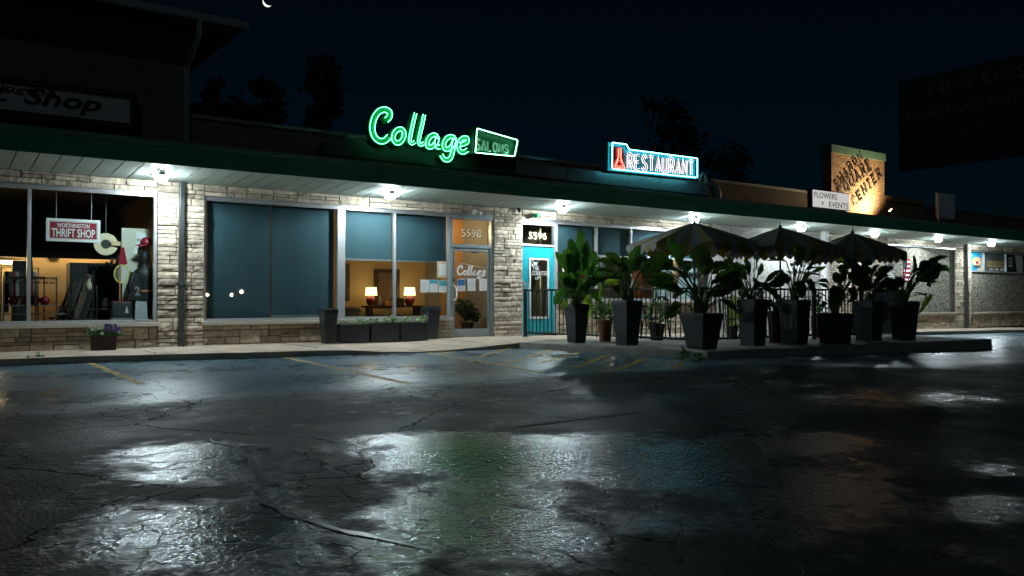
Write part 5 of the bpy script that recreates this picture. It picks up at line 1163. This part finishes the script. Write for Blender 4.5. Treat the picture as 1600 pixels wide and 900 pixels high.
# cream ring with a black centre (a giant record)
c = W(165.5, 381.5, .6); R = 17.5*(c-CAM).dot(_fw)/FPX; rd = thing('display_disc', 'cream ring with a black centre hung like a record in the thrift window', 'display', (c.x, .6, c.z))
m = MB(); P = [(R*.70*cos(t), R*.70*sin(t)) for t in [radians(18)+radians(324)*k/40 for k in range(41)]]; m.ribbon(P, R*.58, Vector((c.x, .6, c.z)), UX, UZ, NF, .03); m.build('ring', M['cream'], rd)
m = MB(); m.prism([(c.x+R*.40*cos(t), .605, c.z+R*.40*sin(t)) for t in [2*pi*k/30 for k in range(30)]], (0, .02, 0)); m.build('centre', M['ink'], rd)
m = MB(); a, b = W(174, 377, .57), W(188, 384, .57); m.box(a.x, b.x, .565, .58, b.z, a.z); m.build('tag', pm('tan_tag', (.52, .36, .20), .7), rd); m = MB(); m.tube([(c.x, .62, c.z+R*.7), (c.x, .62, 3.09)], .004, 4); m.build('wire', M['grey'], rd)
# pale display board with jersey poster, cap, clothes
a, b = W(190, 356, 1.05), W(233, 498, 1.05); db = thing('display_board', 'tall cream display board standing in the corner of the thrift window', 'display', ((a.x+b.x)/2, 1.08, .1))
m = MB(); m.box(a.x, b.x, 1.05, 1.09, .1, a.z); m.build('board', pm('cream_board', (.58, .56, .45), .8, var=.1), db)
a, b = W(210, 362, 1.0), W(226, 397, 1.0); pj = thing('player_poster', 'white jersey-shaped poster with red number pinned on the cream board', 'poster', ((a.x+b.x)/2, 1.03, b.z))
m = MB(); m.prism([(a.x+.03, 1.03, a.z), (b.x+.04, 1.03, a.z-.02), (b.x+.04, 1.03, b.z), (a.x-.02, 1.03, b.z), (a.x+.05, 1.03, (a.z+b.z)/2)], (0, .008, 0)); m.build('sheet', M['paper'], pj)
m = MB(); text(m, '20', (a.x+.06, 1.029, W(215, 389, 1.03).z), UX, UZ, NF, .13, .10, .003, .03); m.build('red_number', M['red'], pj); m = MB(); text(m, 'PLA', (a.x+.06, 1.029, W(215, 378, 1.03).z), UX, UZ, NF, .13, .06, .003, .02); m.build('lettering', M['ink'], pj)
c = W(229, 378, .8); m = MB(); 
for k in range(7):
    pass
m.lathe((c.x, .8, c.z-.06), [(.11, 0), (.118, .04), (.10, .10), (.06, .14), (.001, .15)], 18); cp_ = m.build('baseball_hat', M['red'], smooth=True); setp(cp_, 'red baseball cap on top of the dark mannequin in the thrift window', 'cap'); m = MB(); m.prism([(c.x-.10, .78, c.z-.06), (c.x-.22, .70, c.z-.09), (c.x-.12, .64, c.z-.10), (c.x+.04, .70, c.z-.06)], (0, 0, .012)); m.build('peak', M['red'], cp_)
# mannequin torso with dark jacket and orange stripe
c = W(226, 430, .8); mq = thing('mannequin', 'dark mannequin in a black jacket with an orange waist stripe', 'mannequin', (c.x, .8, .1))
m = MB(); m.lathe((c.x, .8, .1), [(.12, .001), (.12, .03), (.02, .05), (.02, .55), (.15, .6), (.17, .85), (.15, 1.05), (.20, 1.3), (.19, 1.42), (.07, 1.5), (.06, 1.56), (.08, 1.62), (.085, 1.72), (.04, 1.8)], 18); m.build('torso', M['ink'], mq, smooth=True)
m = MB(); m.lathe((c.x, .8, .1), [(.163, 1.02), (.165, 1.06)], 18); m.build('waist_stripe', M['wood_orange'], mq)
for s_ in (-1, 1): m = MB(); m.tube([(c.x+s_*.18, .8, 1.48), (c.x+s_*.26, .78, 1.2), (c.x+s_*.22, .72, .95)], [.075, .06, .045], 8); m.build('sleeve', M['ink'], mq, smooth=True)
# scarf, racket, case, boards
c = W(193, 400, .55); m = MB(); m.prism([(c.x-.04, .55, c.z+.16), (c.x+.01, .55, c.z+.16), (c.x+.07, .55, c.z-.14), (c.x+.0, .55, c.z-.18), (c.x-.08, .55, c.z-.14)], (0, .02, 0)); setp(m.build('red_cloth', M['red']), 'red cloth hanging above the tennis racket', 'cloth')
c = W(190, 428, .5); rk_ = thing('tennis_racket', 'yellow-rimmed tennis racket hung upright in the thrift window', 'racket', (c.x, .5, c.z-.5)); m = MB(); m.tube([(c.x+.125*cos(t), .5, c.z+.165*sin(t)) for t in [2*pi*k/26 for k in range(26)]], .011, 6, True); m.build('rim', pm('racket_yellow', (.62, .58, .06), .4), rk_)
m = MB(); m.tube([(c.x, .5, c.z-.17), (c.x, .5, c.z-.52)], .014, 8); m.build('handle', M['ink'], rk_); m = MB()
for k in range(-4, 5): h_ = sqrt(max(0, 1-(k/5)**2)); m.tube([(c.x+.025*k, .5, c.z-.16*h_), (c.x+.025*k, .5, c.z+.16*h_)], .0015, 3); m.tube([(c.x-.12*h_, .5, c.z+.033*k), (c.x+.12*h_, .5, c.z+.033*k)], .0015, 3)
m.build('strings', M['paper'], rk_)
a, b = W(175, 471, .42), W(206, 499, .42); cs_ = thing('display_case', 'black case with red top edge and pale base on the thrift window sill', 'case', ((a.x+b.x)/2, .5, b.z))
m = MB(); m.box(a.x, b.x, .42, .62, b.z+.04, a.z); m.build('case_body', M['dkgrey'], cs_, bevel=.03, seg=3); m = MB(); m.box(a.x+.02, b.x-.02, .43, .61, a.z-.006, a.z+.012); m.build('red_edge', M['red'], cs_); m = MB(); m.box(a.x-.01, b.x+.01, .41, .63, b.z-.30, b.z+.038); m.build('pale_base', M['grey'], cs_)
m = MB(); m.prism([(a.x+.22, .417, b.z+.12), (a.x+.25, .417, b.z+.26), (a.x+.28, .417, b.z+.12)], (0, .002, 0)); m.build('crest', M['paper'], cs_)
a, b = W(212, 470, .5), W(231, 500, .5); m = MB(); m.prism([(a.x+.02, .6, a.z), (b.x, .6, a.z-.02), (b.x-.02, .42, b.z), (a.x-.03, .42, b.z)], (0, .03, 0)); setp(m.build('grey_board', M['grey']), 'pale grey board leaning beside the black case', 'board')
c = W(207, 450, .65); m = MB(); m.prism([(c.x-.09, .65, c.z-.25), (c.x+.16, .65, c.z-.25), (c.x+.15, .65, c.z+.25), (c.x+.05, .65, c.z+.28), (c.x-.02, .65, c.z+.05)], (0, .06, 0)); js = m.build('sports_shirt', M['ink'], bevel=.02); setp(js, 'black sports shirt with a grey number two draped over the case', 'shirt')
m = MB(); text(m, '2', (c.x+.04, .648, c.z-.14), UX, UZ, NF, .09, .17, .003, .03); m.build('number', M['grey'], js)
# glass shelves with chrome posts
a, b = W(116, 440, 1.0), W(151, 500, 1.0); gs = thing('glass_shelves', 'chrome-posted glass shelf unit in the middle of the thrift window', 'shelf', ((a.x+b.x)/2, 1.2, .1))
for x in (a.x, b.x):
    for y in (1.0, 1.4): m = MB(); m.tube([(x, y, .1), (x, y, W(120, 446, y).z)], .014, 8); m.build('post', M['chrome'], gs)
for py in (456, 484, 499): z = W(130, py, 1.0).z; m = MB(); m.box(a.x-.1, b.x+.02, .98, 1.42, z, z+.014); m.build('shelf', M['chrome'], gs)
z = W(130, 456, 1.0).z+.016; c = W(139, 455, 1.1); m = MB(); m.lathe((c.x, 1.12, z), [(.05, 0), (.055, .12), (.03, .2), (.05, .27), (.045, .27)], 14); setp(m.build('vase', M['cream'], smooth=True), 'pale fluted vase on the top glass shelf', 'vase')
# metal rack with red pots
a, b = W(6, 433, 1.1), W(88, 503, 1.1); kr = thing('wire_rack', 'scrolled grey wire rack at the left of the thrift window', 'rack', ((a.x+b.x)/2, 1.2, .1)); x0_, x1_ = a.x, b.x
for x in (x0_, x0_*.4+x1_*.6, x1_): m = MB(); m.tube([(x, 1.1, .1), (x, 1.1, W(50, 432, 1.1).z)], .013, 6); m.build('post', M['chrome'], kr)
for py, dx in ((434, 0), (442, 0), (477, .05), (491, .22)):
    z = W(50, py, 1.1).z; m = MB(); m.tube([(x0_, 1.1, z), (x1_+dx, 1.1, z)], .010, 6)
    if py > 470: m.tube([(x0_, 1.45, z), (x1_+dx, 1.45, z)], .010, 6); [m.tube([(x0_+(x1_-x0_)*k/10, 1.1, z), (x0_+(x1_-x0_)*k/10, 1.45, z)], .005, 4) for k in range(11)]
    m.build('shelf', M['chrome'], kr)
m = MB(); z = W(50, 438, 1.1).z
for k in range(7):
    c = x0_+(x1_-x0_)*(k+.5)/7; m.tube([(c+.06*cos(t)*(1-t/12), 1.1, z+.035*sin(t)) for t in [i*.6 for i in range(12)]], .006, 4)
m.build('scrollwork', M['chrome'], kr)
zs_ = W(50, 477, 1.1).z+.012
for k, px in enumerate((21, 42, 55, 70)):
    c = W(px, 474, 1.25); m = MB(); m.lathe((c.x, 1.27, zs_), [(.05, 0), (.085, .04), (.085, .10), (.06, .13), (.02, .15), (.02, .17)], 14); setp(m.build('red_pot', M['red'], smooth=True), 'shiny red pot on the wire rack, ' + ('nearest the picture edge', 'left of the window mullion', 'right of the window mullion', 'nearest the glass shelves')[k], 'pot', 'red pots on the wire rack')
# clothes rail with garments, more furniture silhouettes
cr_ = thing('clothes_rail', 'chrome clothes rail hung with dark garments deep in the thrift window', 'clothes rail', (W(30, 430, 2.6).x, 2.6, .1)); a, b = W(2, 400, 2.6), W(60, 400, 2.6); zr = W(30, 428, 2.6).z+.12
m = MB(); m.tube([(a.x, 2.6, .1), (a.x, 2.6, zr), (b.x, 2.6, zr), (b.x, 2.6, .1)], .014, 6); m.build('rail_frame', M['chrome'], cr_); random.seed(77)
for k in range(9):
    x = a.x+.08+(b.x-a.x-.16)*k/8; m = MB(); l_ = random.uniform(.55, .95); w_ = random.uniform(.02, .035); m.prism([(x-w_, 2.42, zr-.08), (x+w_, 2.42, zr-.08), (x+w_*1.5, 2.40, zr-l_), (x-w_*1.4, 2.41, zr-l_)], (0, .36, 0))
    gm2 = setp(m.build('garment', [M['ink'], M['dkgrey'], M['maroon'], M['grey'], M['dkwood']][k % 5], bevel=.01), ['black', 'charcoal', 'maroon', 'pale grey', 'dark brown'][k % 5]+' garment on the chrome rail, '+['first from the picture edge', 'second from the picture edge', 'third from the picture edge', 'fourth from the picture edge', 'in the middle', 'past the middle', 'third from the wardrobe end', 'second from the wardrobe end', 'last at the wardrobe end'][k], 'garment', 'garments on the clothes rail')
for k, (px, Y, hh_) in enumerate(((97, 1.5, .55), (165, 1.9, .7))):
    c = W(px, 490, Y); t = thing('side_table', ('small dark side table beside the chrome shelves', 'small dark side table before the black wardrobe')[k], 'table', (c.x, Y, .1)); m = MB(); m.box(c.x-.2, c.x+.2, Y-.2, Y+.2, .1+hh_-.03, .1+hh_); m.build('tabletop', M['dkwood'], t)
    for dx in (-.17, .17):
        for dy in (-.17, .17): m = MB(); m.box(c.x+dx-.015, c.x+dx+.015, Y+dy-.015, Y+dy+.015, .1, .07+hh_); m.build('leg', M['dkwood'], t)
    m = MB(); m.lathe((c.x, Y, .101+hh_), [(.05, 0), (.09, .06), (.05, .16), (.07, .2)], 12); setp(m.build('ornament_jar', M['chrome'] if k else M['cream'], smooth=True), ('cream jar on the side table beside the chrome shelves', 'shiny jar on the side table before the wardrobe')[k], 'jar')
# leaning panels and dark bulk behind, chairs, back-wall lamp
a = W(62, 470, 2.4); lp = thing('leaning_boards', 'stack of dark boards leaning diagonally in the thrift shop', 'boards', (W(120, 470, 2.6).x, 2.6, .1))
for k in range(9):
    Yk = 2.3+.06*k; p, q = W(72+9*k, 500, Yk), W(108+9.5*k, 446-6.2*k, Yk); p.z = .1; d_ = (q-p).normalized(); nrm = Vector((d_.z, 0, -d_.x)); m = MB(); wd_ = random.uniform(.05, .13)
    m.prism([p, q, q+nrm*wd_, (p.x+wd_/max(.3, nrm.x), p.y, .1)], (0, .035, 0)); bd = m.build('board', [M['ink'], M['dkwood'], M['dkgrey'], M['plank']][k % 4], lp, bevel=.008)
a, b = W(110, 410, 2.9), W(186, 500, 2.9); setp(MB().box(a.x, b.x, 2.9, 3.5, .1, a.z).build('dark_wardrobe', M['ink'], bevel=.02), 'black wardrobe standing deep in the thrift shop', 'wardrobe')
a, b = W(20, 407, 3.6), W(48, 440, 3.6); setp(MB().box(a.x, b.x, 3.6, 3.9, .1, a.z).build('dark_cabinet', M['ink'], bevel=.02), 'square dark cabinet against the warm back wall', 'cabinet')
for px, hh_, lab in ((53, 395, 'dark high-backed seat standing on the wire rack'), (30, 440, 'dark stool behind the wire rack')):
    c = W(px, 440, 1.7); z = W(px, 434, 1.7).z; t = thing('display_chair', lab, 'seat', (c.x, 1.7, .1)); m = MB(); m.box(c.x-.09, c.x+.17, 1.6, 1.85, z-.02, z+.02); m.build('seat', M['ink'], t); m = MB(); m.frustum(c.x-.06, 1.85, z, W(px, hh_, 1.7).z, .07, .03, .04, .02); m.build('backrest', M['ink'], t, bevel=.02)
    for x in (c.x-.08, c.x+.16): m = MB(); m.tube([(x, 1.62, .1), (x, 1.62, z)], .012, 6); m.build('leg', M['ink'], t)
a = W(84, 396.5, 5.4); setp(MB().box(a.x-.11, a.x+.11, 5.42, 5.499, a.z-.12, a.z+.12).build('wall_box', M['ink'], bevel=.01), 'small square black box on the warm back wall', 'box')
b = W(20, 410, 5.2); ft_ = thing('wall_batten_light', 'lit horizontal tube light on the back wall of the thrift shop', 'light', (b.x-1, 5.35, b.z)); m = MB(); m.box(b.x-2.3, b.x+.25, 5.36, 5.49, b.z-.03, b.z+.05); m.build('fixture', M['white'], ft_); m = MB(); m.tube([(b.x-2.28, 5.32, b.z), (b.x+.22, 5.32, b.z)], .03, 8); m.build('tube', em('warm_tube', (1, .68, .36), 40), ft_); m = MB(); m.tube([(b.x+.3, 5.2, 2.15), (3.7, 5.2, 2.15)], .03, 8); m.build('added_fill_tube', em('added_fill_glow', (1, .66, .36), 34), ft_)  # second tube is an added, unseen fill for the back wall

# ================================================================ inside the restaurant
a, b = W(1004, 415, .9), W(1019, 500, .9); setp(MB().box(a.x, b.x, .9, 1.3, .1, 3.04).build('brick_pier', M['wood_orange']), 'orange brick pier inside the restaurant window', 'pier')
def curtain(p0, p1, Y, z0, z1, mat, lab):
    x0, x1 = W(p0, 430, Y).x, W(p1, 430, Y).x; m = MB(); n = 40
    for i in range(n+1):
        xx = x0+(x1-x0)*i/n; yy = Y+.035*sin(i*1.35)
        m.v += [Vector((xx, yy, z0)), Vector((xx, yy, z1)), Vector((xx, yy+.006, z0)), Vector((xx, yy+.006, z1))]
    for i in range(n): q = 4*i; m.f += [(q, q+4, q+5, q+1), (q+2, q+3, q+7, q+6)]
    setp(m.build('curtain', mat, smooth=True), lab, 'curtain')
cw = pm('pale_curtain', (.55, .62, .62), .9, var=.1)
curtain(1022, 1050, .45, .6, zs-.02, cw, 'pale pleated curtain beside the orange brick pier'); curtain(1060, 1088, .45, .6, zs-.02, cw, 'pale pleated curtain behind the patio corner plant'); curtain(938, 946, .45, .6, zs-.02, cw, 'narrow pale curtain at the second restaurant window')
sheet(879, 405, 888, 425, 'paper', w3, .04, 'framed_menu', 5)
for k, (px, Y) in enumerate(((905, 2.2), (965, 2.0), (1040, 2.4))):
    c = W(px, 440, Y); t = thing('dining_table', 'dark dining table inside the restaurant, ' + ('nearest the turquoise door', 'in the middle', 'behind the brick pier')[k], 'table', (c.x, Y, .1)); m = MB(); m.box(c.x-.5, c.x+.5, Y-.35, Y+.35, .82, .86); m.build('tabletop', M['dkwood'], t); m = MB(); m.lathe((c.x, Y, .101), [(.25, 0), (.25, .02), (.04, .05), (.04, .72)], 12); m.build('pedestal', M['ink'], t)
for k, px in enumerate((850, 960, 1045)):
    c = W(px, 400, 1.9); t = thing('pendant_lamp', 'small warm pendant lamp inside the restaurant ' + ('behind the turquoise door', 'over the middle table', 'near the brick pier')[k], 'lamp', (c.x, 1.9, 2.3), 'pendant lamps in the restaurant')
    m = MB(); m.lathe((c.x, 1.9, 2.1), [(.05, 0), (.08, .05), (.07, .12), (.02, .15)], 12); m.build('bulb', em('warm_bulb', (1, .66, .32), 9) if k == 0 else bpy.data.materials['warm_bulb'], t); m = MB(); m.tube([(c.x, 1.9, 2.25), (c.x, 1.9, 3.05)], .006, 5); m.build('cord', M['ink'], t)
    l = bpy.data.lights.new('pendant_light', 'POINT'); l.energy = 9; l.color = (1, .68, .38); l.shadow_soft_size = .08; lo = bpy.data.objects.new('pendant_light', l); COL.objects.link(lo); lo.parent = t; lo.location = (0, 0, -.35)
# red and white bunting on the far bay
c = W(1418, 422, .05); fl = thing('hanging_flag', 'red and white flag hung on the pebble-dash bay behind the far plant', 'flag', (c.x, .06, c.z)); hh_ = .42
m = MB(); m.box(c.x-.22, c.x+.22, .075, .085, c.z-hh_, c.z+hh_); m.build('flag_cloth', M['red'], fl); m = MB()
for k in range(5): m.box(c.x-.21, c.x+.21, .070, .0745, c.z-hh_+.05+k*.16, c.z-hh_+.11+k*.16)
m.build('white_stripes', M['paper'], fl); m = MB(); m.box(c.x-.215, c.x+.02, .066, .0695, c.z+.05, c.z+hh_-.01); m.build('dark_corner', pnav, fl)

# ================================================================ beyond the building
# crescent moon
md = ray(418, 3).normalized(); mc = CAM+md*900; Rm = 6.0*900/FPX*1.15; mvs = MB(); u = _rt; v = md.cross(_rt).normalized(); v = -v if v.z < 0 else v
li = (u*(-.62)+v*(-.78)).normalized(); pr = (u*.78-v*.62).normalized(); n = 18
for i in range(n+1):
    t = -pi/2+pi*i/n; o_ = li*cos(t)+pr*sin(t); e_ = li*cos(t)*.58+pr*sin(t); mvs.v += [mc+o_*Rm, mc+e_*Rm-md*Rm*.35*cos(t)]
mvs.f = [(2*i, 2*i+2, 2*i+3, 2*i+1) for i in range(n)]
setp(mvs.build('moon', em('moonshine', (1, .96, .88), 1.6), norm=False), 'thin bright crescent moon at the top of the night sky', 'moon')
# billboard across the road, seen edge-on to the shops
XB = 56.0
def bp(px, py): d = ray(px, py); return CAM+d*(XB/d.x)
tl, bl, tr = bp(1404, 128), bp(1404, 268), bp(1600, 60)
bb = thing('billboard', 'dark unlit billboard lettered Now Leasing Graceland Flats above the far roofs', 'billboard', (XB+.3, tl.y-5, 0)); yb0 = tl.y; yb1 = tl.y-11
m = MB(); m.box(XB, XB+.4, yb1, yb0, bl.z, tl.z); m.build('panel', pm('billboard_face', (.075, .085, .095), .7, var=.3), bb)
m = MB(); m.tube([(XB+.8, yb1+1.4, -1), (XB+.8, yb1+1.4, tl.z-1)], .35, 12); m.build('column', M['dkgrey'], bb)
m = MB(); NB, UB = Vector((-1, 0, 0)), Vector((0, -1, 0))
def btxt(t, p, q, bold): A, B = bp(*p), bp(*q); text(m, t, (XB-.02, A.y, A.z), UB, UZ, NB, abs(B.y-A.y), bp(p[0], q[1]).z-A.z, .03, bold)
A_ = bp(1417, 191); H_ = bp(1417, 176).z-A_.z
for t, x0, y0, x1, h, bd in (('Now Leasing', 1452, 160, 1652, 34, .0), ('GRACELAND', 1417, 191, 1536, 14, .02), ('FLATS', 1546, 163, 1604, 15, 0), ('(614) 888-0000', 1502, 214, 1640, 14, 0)):
    A = bp(x0, y0); B = bp(min(x1, 1599), y0); wv = abs(bp(x1, y0).y-A.y) if x1 < 1700 else 0
    zt_b = A.z if t != 'FLATS' else A_.z
    if t == '(614) 888-0000': t = '(614)'; wv *= .3
    text(m, t, (XB-.02, A.y, zt_b), UB, UZ, NB, wv, H_*h/14, .03, bd)
m.build('lettering', pm('billboard_print', (.24, .25, .27), .6), bb)
# trees behind the shops
def tree(x, y, h, r, crown0, lab, shape, n=2600, sz=.55, seed=1):
    rnd = random.Random(seed); t = thing('tree', lab, 'tree', (x, y, -.3), 'dark trees behind the shops'); m = MB(); m.tube([(x, y, -.3), (x+.2, y, h*.4), (x, y, h*.9)], [r*.10, r*.07, .03], 8)
    for k in range(14):
        z0 = h*rnd.uniform(crown0, .85); an = rnd.uniform(0, 2*pi); l_ = r*rnd.uniform(.5, .95); m.tube([(x, y, z0), (x+l_*.5*cos(an), y+l_*.5*sin(an), z0+l_*.25), (x+l_*cos(an), y+l_*sin(an), z0+l_*.3)], [.09, .05, .02], 5)
    m.build('trunk', M['dkwood'], t); m = MB()
    cl = []
    for k in range(34):
        zz = rnd.random(); an = rnd.uniform(0, 2*pi)
        if shape == 'cone': rr = r*(1-zz)**.7*rnd.uniform(.5, 1)
        else: rr = r*sqrt(max(0, 1-(2*zz-1)**2))*rnd.uniform(.35, 1)
        cl.append((Vector((x+rr*cos(an), y+rr*sin(an), h*(crown0+(1-crown0)*zz))), r*rnd.uniform(.16, .34)))
    for k in range(n):
        c, q = rnd.choice(cl); p = c+Vector((rnd.gauss(0, 1), rnd.gauss(0, 1), rnd.gauss(0, .6)))*q*.6; d = Vector((rnd.uniform(-1, 1), rnd.uniform(-1, 1), rnd.uniform(-.6, .6))).normalized()*sz*rnd.uniform(.5, 1.2); s_ = d.cross(Vector((rnd.uniform(-1, 1), rnd.uniform(-1, 1), rnd.uniform(-1, 1)))).normalized()*sz*.28
        m.add([p-d*.5, p+s_, p+d*.5, p-s_], [(0, 1, 2, 3)])
    m.build('crown', M['leaf_dark'], t, norm=False)
for px, py, Y, rpx, c0, lab, sh, sd in ((505, 86, 26, 62, .2, 'tall dark tree behind the left end of the green neon sign', 'cone', 2), (350, 128, 24, 58, .25, 'rounded dark tree beside the eave of the upper storey', 'round', 3), (415, 135, 27, 50, .25, 'dark tree between the eave and the tall tree', 'round', 4),
                                 (1035, 160, 30, 72, .25, 'dark rounded tree behind the restaurant neon sign', 'round', 5), (1130, 232, 34, 60, .2, 'low dark tree between the restaurant sign and the brick tower', 'round', 6)):
    p = W(px, py, Y); dep = (p-CAM).dot(_fw); tree(p.x, Y, p.z, rpx*dep/FPX, c0, lab, sh, seed=sd)
# street lamps far behind the camera, mirrored in the wide shaded window
for k, (px, py, st_) in enumerate(((378, 458, 160), (362, 466, 90), (324, 466, 60))):
    d = ray(px, py); q = CAM+d*((150+16.2)/d.y) if False else CAM+d*((16.2+150)/d.y); p = Vector((q.x, -150, q.z)); p.z = max(p.z, 1.6)
    t = thing('street_lamp', 'lit street lamp across the road, ' + ('tallest of the group', 'in the middle of the group', 'at the end of the group')[k], 'street lamp', (p.x, -150, gz(p.x, -150)), 'street lamps across the road')
    m = MB(); m.tube([(p.x, -150, gz(p.x, -150)), (p.x, -150, p.z)], .06, 8); m.build('pole', M['dkgrey'], t); m = MB(); m.lathe((p.x, -150, p.z), [(.1, 0), (.3, .15), (.3, .45), (.05, .6)], 12); m.build('lamp_head', em('street_glow_%s' % 'abc'[k], (1, .86, .62), st_), t)
